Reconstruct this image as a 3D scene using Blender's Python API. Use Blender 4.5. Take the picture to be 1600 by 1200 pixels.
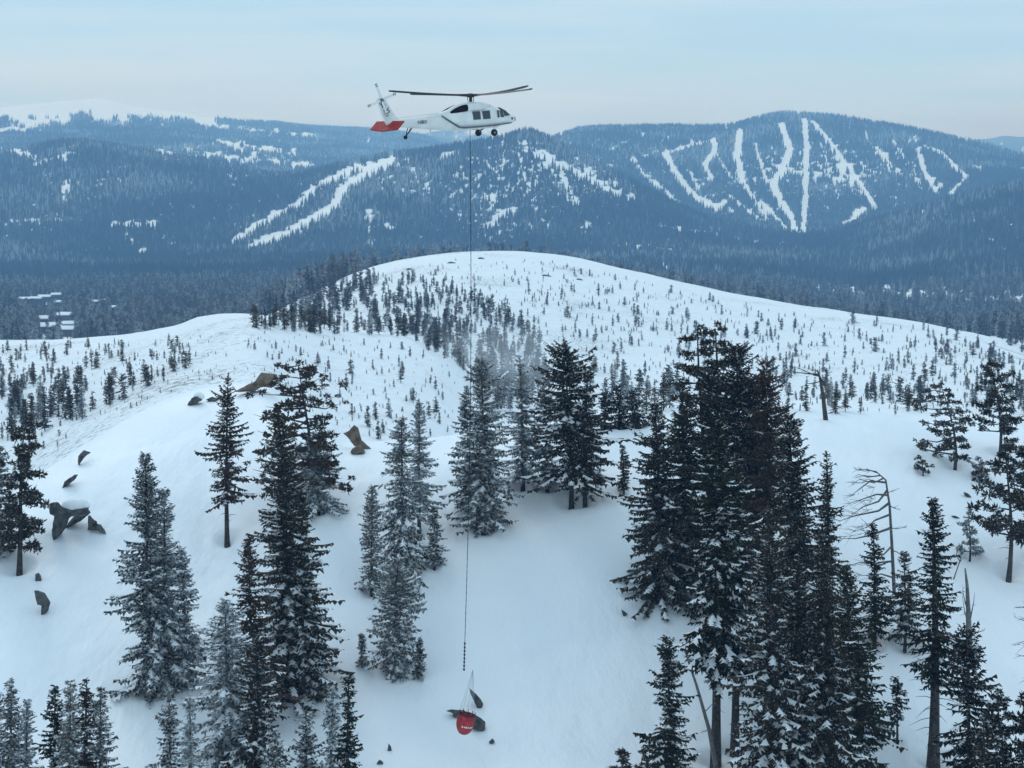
import bpy, math, random
import numpy as np

# ------------------------------------------------------------------ camera, sky, sun, exposure
scene = bpy.context.scene
for o in list(bpy.data.objects):
    bpy.data.objects.remove(o, do_unlink=True)
COL = scene.collection

FPX = 2537.0                      # focal length in pixels of the 1600-wide photograph
PITCH = math.radians(8.3)
CP, SP = math.cos(PITCH), math.sin(PITCH)
cam_d = bpy.data.cameras.new('camera')
cam_d.sensor_width = 36.0
cam_d.lens = 36.0 * FPX / 1600.0
cam_d.clip_start = 1.0
cam_d.clip_end = 90000.0
cam = bpy.data.objects.new('camera', cam_d)
cam.rotation_euler = (math.radians(90) - PITCH, 0, 0)
COL.objects.link(cam)
scene.camera = cam

SUN_EL, SUN_AZ = math.radians(36), math.radians(-22)     # azimuth from +Y (view direction), negative = left
world = bpy.data.worlds.new('World')
scene.world = world
world.use_nodes = True
wn, wl = world.node_tree.nodes, world.node_tree.links
wn.clear()
w_out = wn.new('ShaderNodeOutputWorld')
w_bg = wn.new('ShaderNodeBackground')
w_sky = wn.new('ShaderNodeTexSky')
w_sky.sky_type = 'NISHITA'
w_sky.sun_disc = False
w_sky.sun_elevation = SUN_EL
w_sky.sun_rotation = SUN_AZ
w_sky.altitude = 2300
w_sky.dust_density = 0.6
w_tc = wn.new('ShaderNodeTexCoord')
w_map = wn.new('ShaderNodeMapping'); w_map.inputs['Scale'].default_value = (1.6, 1.6, 22.0)
w_map.inputs['Rotation'].default_value = (0, math.radians(1.2), 0)
w_noise = wn.new('ShaderNodeTexNoise'); w_noise.inputs['Scale'].default_value = 2.2
w_noise.inputs['Detail'].default_value = 5.0; w_noise.inputs['Roughness'].default_value = 0.5
w_ramp = wn.new('ShaderNodeValToRGB')
w_ramp.color_ramp.elements[0].position = 0.38; w_ramp.color_ramp.elements[0].color = (3.75, 5.85, 7.3, 1)
w_ramp.color_ramp.elements[1].position = 0.66; w_ramp.color_ramp.elements[1].color = (5.0, 6.45, 7.4, 1)
w_mix = wn.new('ShaderNodeMixRGB'); w_mix.inputs['Fac'].default_value = 0.86
wl.new(w_tc.outputs['Generated'], w_map.inputs['Vector'])
wl.new(w_map.outputs['Vector'], w_noise.inputs['Vector'])
wl.new(w_noise.outputs['Fac'], w_ramp.inputs['Fac'])
w_sep = wn.new('ShaderNodeSeparateXYZ'); wl.new(w_tc.outputs['Generated'], w_sep.inputs[0])
w_up = wn.new('ShaderNodeMapRange'); w_up.interpolation_type = 'SMOOTHSTEP'
w_up.inputs['From Min'].default_value = .02; w_up.inputs['From Max'].default_value = .55
wl.new(w_sep.outputs['Z'], w_up.inputs['Value'])
w_blue = wn.new('ShaderNodeMixRGB'); w_blue.blend_type = 'MULTIPLY'; w_blue.inputs['Color2'].default_value = (1.41, 1.38, 1.40, 1)
wl.new(w_up.outputs['Result'], w_blue.inputs['Fac']); wl.new(w_ramp.outputs['Color'], w_blue.inputs['Color1'])
wl.new(w_sky.outputs['Color'], w_mix.inputs['Color1'])
wl.new(w_blue.outputs['Color'], w_mix.inputs['Color2'])
wl.new(w_mix.outputs['Color'], w_bg.inputs['Color'])
w_bg.inputs['Strength'].default_value = 0.1
wl.new(w_bg.outputs['Background'], w_out.inputs['Surface'])

sun_d = bpy.data.lights.new('sun', 'SUN')
sun_d.energy = 0.55
sun_d.angle = math.radians(24)
sun_d.color = (1.0, 0.97, 0.93)
sun = bpy.data.objects.new('sun', sun_d)
sun.rotation_euler = (math.radians(90) - SUN_EL, 0, math.pi - SUN_AZ)
COL.objects.link(sun)

scene.view_settings.view_transform = 'Standard'
scene.view_settings.look = 'None'
scene.view_settings.exposure = 0.20
scene.view_settings.gamma = 1.0
scene.view_settings.use_curve_mapping = False
scene.cycles.use_denoising = True
scene.cycles.max_bounces = 6
scene.cycles.diffuse_bounces = 3
scene.cycles.glossy_bounces = 2
scene.cycles.transmission_bounces = 2
scene.cycles.transparent_max_bounces = 4
scene.cycles.volume_bounces = 3
HAZE_DENSITY = 1.12e-4
HAZE_COLOR = (0.32, 0.61, 1.0, 1)

# ------------------------------------------------------------------ helpers: pixels <-> world
def ray(u, v, Y):
    """World point seen at photo pixel (u, v) at forward distance Y."""
    u, v, Y = np.asarray(u, float), np.asarray(v, float), np.asarray(Y, float)
    xc, yc = (u - 800) / FPX, (600 - v) / FPX
    dy = CP + SP * yc
    dz = -SP + CP * yc
    return xc / dy * Y, Y + 0 * u, dz / dy * Y

def proj(x, y, z):
    f = y * CP - z * SP
    up = y * SP + z * CP
    return 800 + FPX * x / f, 600 - FPX * up / f

def pchip_slopes(X, Z):
    """Monotone slopes along axis 0."""
    h = np.diff(X, axis=0); d = np.diff(Z, axis=0) / h
    m = np.zeros_like(Z)
    w1 = 2 * h[1:] + h[:-1]; w2 = h[1:] + 2 * h[:-1]
    ok = d[1:] * d[:-1] > 0
    den = np.where(ok, w1 / np.where(ok, d[:-1], 1) + w2 / np.where(ok, d[1:], 1), 1)
    m[1:-1] = np.where(ok, (w1 + w2) / den, 0)
    m[0], m[-1] = d[0], d[-1]
    return m

def pchip(xs, ys, xq):
    xs, ys = np.asarray(xs, float), np.asarray(ys, float)
    m = pchip_slopes(xs[:, None], ys[:, None])[:, 0]
    xq = np.clip(xq, xs[0], xs[-1])
    i = np.clip(np.searchsorted(xs, xq) - 1, 0, len(xs) - 2)
    h = xs[i + 1] - xs[i]; t = (xq - xs[i]) / h
    return ((2*t**3 - 3*t*t + 1) * ys[i] + (t**3 - 2*t*t + t) * h * m[i]
            + (-2*t**3 + 3*t*t) * ys[i+1] + (t**3 - t*t) * h * m[i+1])

def _hash(ix, iy, seed):
    n = (ix.astype(np.int64) * 374761393 + iy.astype(np.int64) * 668265263 + seed * 974711) & 0x7fffffff
    n = ((n ^ (n >> 13)) * 1274126177) & 0x7fffffff
    n = (n ^ (n >> 16)) & 0xffff
    return n / 65535.0

def vnoise(x, y, seed=0):
    ix, iy = np.floor(x), np.floor(y)
    fx, fy = x - ix, y - iy
    fx = fx*fx*fx*(fx*(fx*6-15)+10); fy = fy*fy*fy*(fy*(fy*6-15)+10)
    a, b = _hash(ix, iy, seed), _hash(ix+1, iy, seed)
    c, d = _hash(ix, iy+1, seed), _hash(ix+1, iy+1, seed)
    return (a + (b-a)*fx) * (1-fy) + (c + (d-c)*fx) * fy

def fbm(x, y, seed=0, oct=3):
    r, a, s = 0, 1, 0
    for i in range(oct):
        r = r + a * vnoise(x * 2**i + 17*i, y * 2**i - 9*i, seed + i); s += a; a *= 0.5
    return r / s

# ------------------------------------------------------------------ terrain: ridge and valley lines from near to far
# each line: (u, v, distance) triples
LINES = [
 [(-600,1900,85),(800,1900,85),(2200,1900,85)],
 # foot of the slope, just under the picture
 [(-600,1260,160),(0,1240,160),(730,1215,160),(1200,1225,158),(1600,1225,158),(2200,1260,155)],
 # crest of the near slope
 [(-600,980,205),(-250,890,212),(0,800,222),(100,728,236),(200,662,252),(290,622,264),(335,611,268),(400,607,264),
  (470,655,250),(550,700,240),(650,697,240),(750,692,240),(850,682,242),(980,665,246),(1100,660,250),(1250,655,252),
  (1330,652,254),(1420,660,254),(1500,676,252),(1600,684,250),(1800,700,245),(2200,740,240)],
 [(-600,1000,300),(-250,905,300),(0,815,300),(100,738,305),(200,668,320),(290,628,335),(335,618,345),(400,620,335),
  (470,690,320),(550,725,320),(650,715,340),(750,715,400),(850,715,450),(980,705,480),(1250,690,480),(1420,690,470),
  (1600,700,430),(2200,770,400)],
 # snowy shoulder behind
 [(-600,560,640),(-250,552,630),(0,541,600),(150,534,560),(250,525,500),(385,513,440),(450,517,460),(530,526,490),
  (620,531,510),(680,550,520),(720,580,530),(760,615,540),(850,640,560),(1000,632,640),(1250,625,640),(1420,620,620),
  (1600,606,600),(2200,640,560)],
 [(-600,580,900),(0,560,900),(150,552,850),(385,532,800),(530,536,760),(620,542,740),(720,562,720),(760,575,710),
  (850,590,720),(1000,570,800),(1250,580,800),(1420,575,780),(1600,582,740),(2200,620,700)],
 # big domed hill
 [(-600,570,1300),(0,548,1300),(300,534,1300),(400,500,1260),(480,462,1230),(560,428,1210),(640,408,1200),(720,400,1200),
  (800,400,1200),(860,405,1190),(1000,435,1160),(1150,472,1130),(1300,496,1100),(1420,510,1080),(1500,524,1060),
  (1560,546,1030),(1600,562,1000),(1800,650,930),(2200,740,900)],
 [(-600,505,1900),(0,502,1900),(300,500,1900),(400,497,1900),(500,492,1900),(700,482,1900),(1000,502,1900),(1300,525,1850),
  (1480,536,1750),(1540,524,1700),(1600,509,1700),(1800,480,1700),(2200,460,1700)],
 [(-600,460,3000),(0,458,3000),(500,450,3000),(800,455,3000),(1100,452,3000),(1280,474,2900),(1400,492,2800),(1600,500,2700),(2200,480,2700)],
 [(-600,405,4300),(0,408,4300),(300,408,4300),(500,402,4300),(800,395,4300),(1000,398,4300),(1200,412,4200),(1300,425,4000),
  (1450,415,3900),(1600,395,3800),(2200,360,3700)],
 # first mountains
 [(-600,300,6200),(-200,270,6100),(0,252,6000),(70,236,6000),(130,228,6000),(220,240,6000),(330,262,5900),(440,284,5800),(530,268,5600),
  (590,254,5500),(640,248,5500),(740,236,5500),(790,226,5500),(825,217,5500),(870,234,5450),(930,264,5400),(1000,300,5350),
  (1060,334,5300),(1130,362,5250),(1250,376,5200),(1300,374,5100),(1400,348,4900),(1500,322,4800),(1600,300,4700),(1800,260,4600),(2200,230,4600)],
 [(-600,310,7000),(0,272,7000),(130,268,7000),(330,280,6900),(440,287,6700),(530,281,6500),(640,262,6400),(800,250,6400),(870,254,6400),
  (1000,312,6300),(1130,356,6200),(1250,354,6100),(1400,340,6000),(1600,306,5800),(2200,245,5600)],
 # ski mountain on the right, long range on the left
 [(-600,215,9500),(0,214,9500),(150,216,9500),(330,222,9400),(500,246,9200),(640,252,9000),(720,248,8800),(800,248,8600),(835,238,8500),(865,224,8500),
  (920,206,8500),(960,203,8500),(1080,205,8500),(1150,198,8500),(1200,189,8500),(1240,186,8500),(1300,190,8500),(1380,204,8400),(1480,224,8300),
  (1540,238,8200),(1600,254,8000),(2200,330,7600)],
 [(-600,190,12000),(-200,172,12000),(0,168,12000),(60,163,12000),(110,160,12000),(160,161,12000),(220,171,12000),(280,175,12000),(320,185,12000),
  (420,199,12000),(500,206,12000),(600,212,12000),(660,221,12000),(700,233,12000),(740,244,12000),(800,256,12000),(1300,252,12000),(1600,262,12000),(2200,262,12000)],
 [(-600,232,18000),(400,232,18000),(600,228,18000),(650,216,18000),(700,206,18000),(740,204,18000),(790,218,18000),(850,234,18000),(1200,236,18000),
  (1350,226,18000),(1440,228,18000),(1490,224,18000),(1560,217,18000),(1620,215,18000),(1800,225,18000),(2200,232,18000)],
 [(-600,240,26000),(800,240,26000),(2200,240,26000)],
]
S_MAX = 1.25
S_GRID = np.linspace(-S_MAX, S_MAX, 2401)
LY, LZ = [], []
for L in LINES:
    L = np.array(L, float)
    uq = np.arange(-2700, 4300, 4.0)
    vq = pchip(L[:, 0], L[:, 1], uq); Yq = pchip(L[:, 0], L[:, 2], uq)
    x, y, z = ray(uq, vq, Yq)
    LY.append(np.interp(S_GRID, x / y, Yq)); LZ.append(np.interp(S_GRID, x / y, z))
LY, LZ = np.array(LY), np.array(LZ)
LM = pchip_slopes(LY, LZ)

def height(x, y, detail=True):
    x, y = np.asarray(x, float), np.asarray(y, float)
    s = np.clip(x / y, -S_MAX, S_MAX)
    fi = (s + S_MAX) / (2 * S_MAX) * (len(S_GRID) - 1)
    i0 = np.clip(fi.astype(int), 0, len(S_GRID) - 2); fr = fi - i0
    def at(A): return A[:, i0] * (1 - fr) + A[:, i0 + 1] * fr
    Yk, Zk, Mk = at(LY), at(LZ), at(LM)
    k = np.clip((Yk <= y).sum(axis=0) - 1, 0, len(LINES) - 2)
    ar = np.arange(len(k))
    y0, y1, z0, z1, m0, m1 = Yk[k, ar], Yk[k+1, ar], Zk[k, ar], Zk[k+1, ar], Mk[k, ar], Mk[k+1, ar]
    h = y1 - y0; t = np.clip((y - y0) / h, 0, 1)
    z = ((2*t**3 - 3*t*t + 1) * z0 + (t**3 - 2*t*t + t) * h * m0 + (-2*t**3 + 3*t*t) * z1 + (t**3 - t*t) * h * m1)
    if detail:
        def amp(*p): return np.interp(y, p[0::2], p[1::2])
        z = z + amp(100, .42, 300, .6, 600, 1.0) * (fbm(x/26, y/26, 3, 3) - .5)
        q1, q2 = x * .82 + y * .57, -x * .57 + y * .82
        z = z + amp(100, 1.0, 300, 1.0, 420, 0) * (fbm(q1/46, q2/8.5, 13, 3) - .5) * np.clip(fbm(x/40, y/40, 17, 2) * 2.4 - .6, 0, 1)
        z = z + amp(100, .8, 300, 1.2, 600, 2.4, 1300, 4) * (fbm(x/95, y/95, 5, 3) - .5)
        z = z + amp(100, 0, 500, 0, 1200, 6, 3000, 14, 6000, 26) * (fbm(x/340, y/340, 7, 4) - .5)
        r = 1 - np.abs(2 * fbm(x/1150 + .3*y/1150, y/1500, 11, 3) - 1)
        z = z + amp(100, 0, 3000, 0, 4300, 24, 5500, 42, 8500, 60, 12000, 70, 18000, 70, 26000, 0) * (r - .62)
    return z

def hit(us, vs, y_min=90.0, y_max=30000.0, n=520):
    """First ground point seen at each photo pixel."""
    us, vs = np.atleast_1d(np.asarray(us, float)), np.atleast_1d(np.asarray(vs, float))
    Ys = np.geomspace(y_min, y_max, n)
    prev = np.full(len(us), np.nan); out = np.full(len(us), np.nan); pd = None; pY = None
    for Y in Ys:
        x, y, z = ray(us, vs, np.full(len(us), Y))
        d = z - height(x, y)
        if pd is not None:
            c = np.isnan(out) & (pd > 0) & (d <= 0)
            out[c] = (pY + (Y - pY) * pd / (pd - d + 1e-9))[c]
            if not np.isnan(out).any(): break
        pd, pY = d, Y
    out = np.where(np.isnan(out), 250.0, out)
    x, y, _ = ray(us, vs, out)
    return x, y, height(x, y)

# ------------------------------------------------------------------ snow and forest on the far slopes
def seg_dist(u, v, pts):
    best = np.full(u.shape, 1e9)
    for (a, b), (c, d) in zip(pts[:-1], pts[1:]):
        dx, dy = c - a, d - b
        t = np.clip(((u - a) * dx + (v - b) * dy) / (dx*dx + dy*dy), 0, 1)
        best = np.minimum(best, np.hypot(u - a - t*dx, v - b - t*dy))
    return best
RUNS = [  # polyline, width, patchiness
 ([(1075,262),(1092,300)],5,.9), ([(1180,225),(1190,262),(1200,290)],5,1.0), ([(1285,235),(1300,275),(1310,310)],5,1.0), ([(1395,222),(1425,262),(1440,300)],6,1.0), ([(1130,300),(1165,325),(1195,350)],5,.8),
 ([(1040,240),(1055,270),(1080,302),(1100,317),(1120,327),(1132,317)],11,.15), ([(1048,237),(1075,228),(1115,219)],5,.3),
 ([(1115,220),(1117,237),(1100,260),(1112,280)],9,.15), ([(1117,237),(1132,262),(1145,280)],4,.5),
 ([(1156,208),(1152,245),(1157,277)],13,.1), ([(1157,277),(1167,295),(1180,315),(1200,345)],8,.4), ([(1188,316),(1215,345),(1230,360)],9,.2),
 ([(1222,198),(1234,235),(1225,260),(1207,288),(1220,315),(1235,340),(1242,360)],12,.1),
 ([(1257,190),(1260,230),(1259,295),(1255,365)],10,.1), ([(1226,361),(1256,367)],8,.2),
 ([(1270,193),(1295,222),(1320,257),(1345,290),(1366,324)],9,.15), ([(1318,353),(1333,345),(1340,333),(1350,330)],13,.2),
 ([(1435,235),(1440,260),(1462,302)],10,.3), ([(1445,229),(1470,238),(1495,265),(1512,277),(1485,304)],7,.3),
 ([(990,250),(1005,272),(1025,290),(1060,318)],9,.8), ([(1005,245),(1025,238)],5,.6),
 ([(925,228),(937,218)],3,.3), ([(958,232),(990,216)],4,.3), ([(1030,225),(1045,214)],4,.3),
 ([(1352,205),(1356,222)],4,.4), ([(1300,196),(1330,200)],4,.9), ([(1370,235),(1400,268)],14,1.1), ([(1220,262),(1330,285)],12,1.25), ([(1100,312),(1140,330)],9,.9),
 ([(828,236),(850,247),(900,267),(968,303)],17,.75), ([(880,275),(902,318)],13,.95), ([(755,355),(800,325)],12,1.0),
 ([(367,376),(425,340),(465,320),(500,290),(550,265),(605,254)],14,.5), ([(392,385),(450,365),(500,335),(525,320),(532,298),(575,270),(612,253)],16,.3),
 ([(707,306),(750,275),(795,252)],6,.8), ([(620,262),(645,262),(650,280)],10,.95), ([(1025,352),(1240,388)],6,1.2), ([(960,385),(1050,390)],8,1.25),
 ([(0,345),(110,342)],5,.9), ([(180,350),(240,350)],10,1.15), ([(250,238),(330,243),(400,250),(510,263)],15,.9), ([(340,225),(460,240)],16,1.15), ([(0,238),(60,240)],14,1.0), ([(40,262),(110,240)],5,.9),
 ([(1375,362),(1460,340)],5,.9), ([(1440,330),(1470,320)],8,1.1), ([(1280,456),(1600,470)],26,1.2), ([(1060,437),(1100,440)],9,.3),
 ([(-200,172),(0,170),(60,166)],34,.3), ([(60,166),(110,163),(170,166),(240,176),(290,181),(328,190)],20,.3), ([(20,190),(100,186)],22,.7), ([(150,182),(200,190)],18,.6), ([(0,205),(60,200)],12,1.0), ([(330,195),(500,215)],10,1.15),
]
def snow_cover(u, v, Y, z):
    """0 = closed forest, 1 = open snow, as the far slopes show it."""
    n1 = fbm(u / 9, v / 5, 31, 3); n2 = fbm(u / 34, v / 22, 41, 3)
    c = np.zeros(u.shape)
    for pts, w, p in RUNS:
        d = seg_dist(u, v, pts) / (w * .56)
        c = np.maximum(c, np.clip(1.42 - d + 1.3 * (p + .12) * (n1 - .5) * 2 - .35 * p, 0, .95))
    c = np.maximum(c, np.clip((n2 - .72) * 7 + (n1 - .6) * 2.0, 0, .8) * (Y > 3500))
    n3 = fbm(u / 4.5, v / 3.2, 51, 2)
    c = np.maximum(c, np.clip((n1 - .74) * 6, 0, .7))
    c = np.maximum(c, np.clip((n3 - .74 + .35 * (n2 - .5)) * 5, 0, .75) * (Y > 3800))
    g = lambda a, b_, ra, rb: np.exp(-((u - a) / ra) ** 2 - ((v - b_) / rb) ** 2)
    zone = g(850, 262, 95, 45) + .8 * g(780, 330, 60, 40) + .9 * g(1300, 265, 120, 40) + .7 * g(380, 240, 130, 25) + .6 * g(640, 275, 60, 30)
    c = np.maximum(c, np.clip((n3 + .3 * n1 - .80 + .20 * zone) * 4, 0, .85) * (zone > .2) * (Y > 3800))
    c = np.maximum(c, np.clip((z - 165 + 110 * (n2 - .5) + 60 * (n1 - .5)) / 40, 0, 1) * (Y > 9000) * (u < 420))
    far = np.clip((Y - 14000) / 3000, 0, 1)
    c = np.maximum(c, far * np.clip((n2 - .45) * 4, 0, 1) * (u < 900))
    return c

# ------------------------------------------------------------------ material helpers
def mat(name, color, rough=.8, spec=.2):
    m = bpy.data.materials.new(name); m.use_nodes = True
    b = m.node_tree.nodes['Principled BSDF']
    b.inputs['Base Color'].default_value = (*color, 1); b.inputs['Roughness'].default_value = rough
    b.inputs['Specular IOR Level'].default_value = spec
    return m, m.node_tree.nodes, m.node_tree.links, b

def vary(nodes, links, bsdf, c1, c2, scale, lo=.35, hi=.65, coord='Object', detail=4, rand=0.0):
    tc = nodes.new('ShaderNodeTexCoord'); n = nodes.new('ShaderNodeTexNoise')
    n.inputs['Scale'].default_value = scale; n.inputs['Detail'].default_value = detail
    links.new(tc.outputs[coord], n.inputs['Vector'])
    r = nodes.new('ShaderNodeValToRGB')
    r.color_ramp.elements[0].position = lo; r.color_ramp.elements[0].color = (*c1, 1)
    r.color_ramp.elements[1].position = hi; r.color_ramp.elements[1].color = (*c2, 1)
    fac = n.outputs['Fac']
    if rand:
        oi = nodes.new('ShaderNodeObjectInfo'); ma = nodes.new('ShaderNodeMath'); ma.operation = 'MULTIPLY_ADD'
        links.new(oi.outputs['Random'], ma.inputs[0]); ma.inputs[1].default_value = rand
        sub = nodes.new('ShaderNodeMath'); sub.operation = 'SUBTRACT'; sub.inputs[1].default_value = rand / 2
        links.new(n.outputs['Fac'], ma.inputs[2]); links.new(ma.outputs[0], sub.inputs[0]); fac = sub.outputs[0]
    links.new(fac, r.inputs['Fac'])
    links.new(r.outputs['Color'], bsdf.inputs['Base Color'])
    return n, r

def simple(name, c1, c2, scale, rough=.8, spec=.2, rand=0.0, lo=.35, hi=.65):
    m, n, l, b = mat(name, c1, rough, spec)
    vary(n, l, b, c1, c2, scale, lo, hi, rand=rand)
    return m

# open snow: white with wind-packed relief
M_SNOW, n, l, b = mat('snow', (.84, .86, .88), .55, .25)
vary(n, l, b, (.80, .83, .86), (.88, .89, .90), .05, coord='Object')
tc = n.new('ShaderNodeTexCoord'); bump = n.new('ShaderNodeBump'); bump.inputs['Strength'].default_value = .7; bump.inputs['Distance'].default_value = 1.2
mp = n.new('ShaderNodeMapping'); mp.inputs['Scale'].default_value = (.11, .05, .08); mp.inputs['Rotation'].default_value = (0, 0, .5)
n1 = n.new('ShaderNodeTexNoise'); n1.inputs['Scale'].default_value = 1.6; n1.inputs['Detail'].default_value = 6; n1.inputs['Roughness'].default_value = .52
l.new(tc.outputs['Object'], mp.inputs['Vector']); l.new(mp.outputs['Vector'], n1.inputs['Vector'])
bump2 = n.new('ShaderNodeBump'); bump2.inputs['Strength'].default_value = .35; bump2.inputs['Distance'].default_value = .25
n2_ = n.new('ShaderNodeTexNoise'); n2_.inputs['Scale'].default_value = .9; n2_.inputs['Detail'].default_value = 5; n2_.inputs['Roughness'].default_value = .6
mp2 = n.new('ShaderNodeMapping'); mp2.inputs['Scale'].default_value = (1.0, .35, .8); mp2.inputs['Rotation'].default_value = (0, 0, -.6)
l.new(tc.outputs['Object'], mp2.inputs['Vector']); l.new(mp2.outputs['Vector'], n2_.inputs['Vector']); l.new(n2_.outputs['Fac'], bump2.inputs['Height'])
l.new(n1.outputs['Fac'], bump.inputs['Height']); l.new(bump.outputs['Normal'], bump2.inputs['Normal']); l.new(bump2.outputs['Normal'], b.inputs['Normal'])

M_HILL, n, l, b = mat('hill_snow', (.84, .86, .88), .6, .2)
tc = n.new('ShaderNodeTexCoord')
nA = n.new('ShaderNodeTexNoise'); nA.inputs['Scale'].default_value = .10; nA.inputs['Detail'].default_value = 7; nA.inputs['Roughness'].default_value = .62
nB = n.new('ShaderNodeTexNoise'); nB.inputs['Scale'].default_value = .55; nB.inputs['Detail'].default_value = 3; nB.inputs['Roughness'].default_value = .7
nC = n.new('ShaderNodeTexNoise'); nC.inputs['Scale'].default_value = .018; nC.inputs['Detail'].default_value = 4
for q in (nA, nB, nC): l.new(tc.outputs['Object'], q.inputs['Vector'])
bp = n.new('ShaderNodeBump'); bp.inputs['Strength'].default_value = 1.0; bp.inputs['Distance'].default_value = 3.2; l.new(nA.outputs['Fac'], bp.inputs['Height']); l.new(bp.outputs['Normal'], b.inputs['Normal'])
ml = n.new('ShaderNodeMath'); ml.operation = 'MULTIPLY'; l.new(nB.outputs['Fac'], ml.inputs[0]); l.new(nC.outputs['Fac'], ml.inputs[1])
rp = n.new('ShaderNodeValToRGB'); rp.color_ramp.elements[0].position = .32; rp.color_ramp.elements[0].color = (.85, .87, .89, 1); rp.color_ramp.elements[1].position = .43; rp.color_ramp.elements[1].color = (.34, .33, .32, 1)
l.new(ml.outputs[0], rp.inputs['Fac']); l.new(rp.outputs['Color'], b.inputs['Base Color'])

# far slopes: forest floor and open snow by the cover attribute
M_FAR, n, l, b = mat('mountain_ground', (.1, .12, .12), .85, .1)
at_ = n.new('ShaderNodeAttribute'); at_.attribute_name = 'cover'
tc = n.new('ShaderNodeTexCoord'); nz = n.new('ShaderNodeTexNoise'); nz.inputs['Scale'].default_value = .022; nz.inputs['Detail'].default_value = 5; nz.inputs['Roughness'].default_value = .62
l.new(tc.outputs['Object'], nz.inputs['Vector'])
ad = n.new('ShaderNodeMath'); ad.operation = 'MULTIPLY_ADD'; ad.inputs[1].default_value = .7; l.new(nz.outputs['Fac'], ad.inputs[0]); l.new(at_.outputs['Fac'], ad.inputs[2])
rp = n.new('ShaderNodeValToRGB'); rp.color_ramp.elements[0].position = .42; rp.color_ramp.elements[0].color = (.045, .06, .062, 1)
rp.color_ramp.elements[1].position = .92; rp.color_ramp.elements[1].color = (.90, .915, .93, 1)
e = rp.color_ramp.elements.new(.62); e.color = (.16, .19, .2, 1)
l.new(ad.outputs[0], rp.inputs['Fac']); l.new(rp.outputs['Color'], b.inputs['Base Color'])

M_NEEDLE = {
 'dark': simple('needles_dark', (.017, .013, .007), (.060, .045, .027), .9, .9, .04, rand=.3),
 'brown': simple('needles_brown', (.030, .018, .010), (.078, .050, .032), .8, .9, .04, rand=.25),
 'frost': simple('needles_frosted', (.05, .05, .045), (.19, .19, .18), 1.1, .85, .15, rand=.2),
 'mid': simple('needles_dusted', (.030, .026, .019), (.135, .122, .10), 1.0, .9, .04, rand=.3),
 'grey': simple('needles_grey', (.055, .050, .043), (.18, .165, .145), .8, .85, .1, rand=.5),
 'green': simple('needles_green', (.015, .016, .007), (.052, .050, .024), .9, .9, .04, rand=.3),
}
def dust(m, lo, hi, col=(.58, .62, .65), scale=3.2):
    n, l = m.node_tree.nodes, m.node_tree.links; b = n['Principled BSDF']; src = b.inputs['Base Color'].links[0].from_socket
    tc = n.new('ShaderNodeTexCoord'); nz = n.new('ShaderNodeTexNoise'); nz.inputs['Scale'].default_value = scale; nz.inputs['Detail'].default_value = 3; nz.inputs['Roughness'].default_value = .6
    l.new(tc.outputs['Object'], nz.inputs['Vector'])
    mr = n.new('ShaderNodeMapRange'); mr.inputs['From Min'].default_value = lo; mr.inputs['From Max'].default_value = hi; l.new(nz.outputs['Fac'], mr.inputs['Value'])
    mx = n.new('ShaderNodeMixRGB'); mx.inputs['Color2'].default_value = (*col, 1); l.new(mr.outputs['Result'], mx.inputs['Fac']); l.new(src, mx.inputs['Color1']); l.new(mx.outputs['Color'], b.inputs['Base Color'])
dust(M_NEEDLE['dark'], .57, .71); dust(M_NEEDLE['mid'], .48, .63); dust(M_NEEDLE['green'], .60, .74); dust(M_NEEDLE['brown'], .62, .78); dust(M_NEEDLE['frost'], .44, .62)
M_CLUMP = simple('branch_snow', (.82, .84, .86), (.90, .91, .92), 2.0, .6, .2)
M_BARK = simple('bark', (.035, .03, .028), (.095, .082, .074), 2.5, .9, .1, rand=.2)
M_BARKG = simple('grey_bark', (.10, .095, .09), (.21, .20, .19), 2.0, .9, .1, rand=.2)
M_ROCK = simple('rock', (.05, .05, .05), (.15, .145, .135), 1.2, .9, .15)
def rock_bump(m):
    n, l = m.node_tree.nodes, m.node_tree.links; bp = n.new('ShaderNodeBump'); bp.inputs['Strength'].default_value = 1.0; bp.inputs['Distance'].default_value = .3
    nz = n.new('ShaderNodeTexNoise'); nz.inputs['Scale'].default_value = 2.6; nz.inputs['Detail'].default_value = 6; tc = n.new('ShaderNodeTexCoord')
    l.new(tc.outputs['Object'], nz.inputs['Vector']); l.new(nz.outputs['Fac'], bp.inputs['Height']); l.new(bp.outputs['Normal'], n['Principled BSDF'].inputs['Normal'])
rock_bump(M_ROCK)
M_ROCKB = simple('brown_rock', (.10, .07, .05), (.24, .18, .13), .9, .9, .15)
M_FAR_TREE, n, l, b = mat('far_trees', (.03, .04, .04), .85, .15)
oi = n.new('ShaderNodeObjectInfo'); rr = n.new('ShaderNodeValToRGB')
rr.color_ramp.elements[0].position = .1; rr.color_ramp.elements[0].color = (.012, .02, .02, 1); rr.color_ramp.elements[1].color = (.30, .34, .36, 1)
e = rr.color_ramp.elements.new(.55); e.color = (.03, .042, .042, 1)
e = rr.color_ramp.elements.new(.8); e.color = (.10, .12, .125, 1)
fn = n.new('ShaderNodeTexNoise'); fn.inputs['Scale'].default_value = .0026; fn.inputs['Detail'].default_value = 4
l.new(oi.outputs['Location'], fn.inputs['Vector'])
m1 = n.new('ShaderNodeMath'); m1.operation = 'MULTIPLY_ADD'; m1.inputs[1].default_value = 2.2; m1.inputs[2].default_value = -1.04
l.new(fn.outputs['Fac'], m1.inputs[0])
m2 = n.new('ShaderNodeMath'); m2.operation = 'MULTIPLY_ADD'; m2.inputs[1].default_value = .75
l.new(oi.outputs['Random'], m2.inputs[0]); l.new(m1.outputs[0], m2.inputs[2])
sx = n.new('ShaderNodeSeparateXYZ'); l.new(oi.outputs['Location'], sx.inputs[0])
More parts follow.
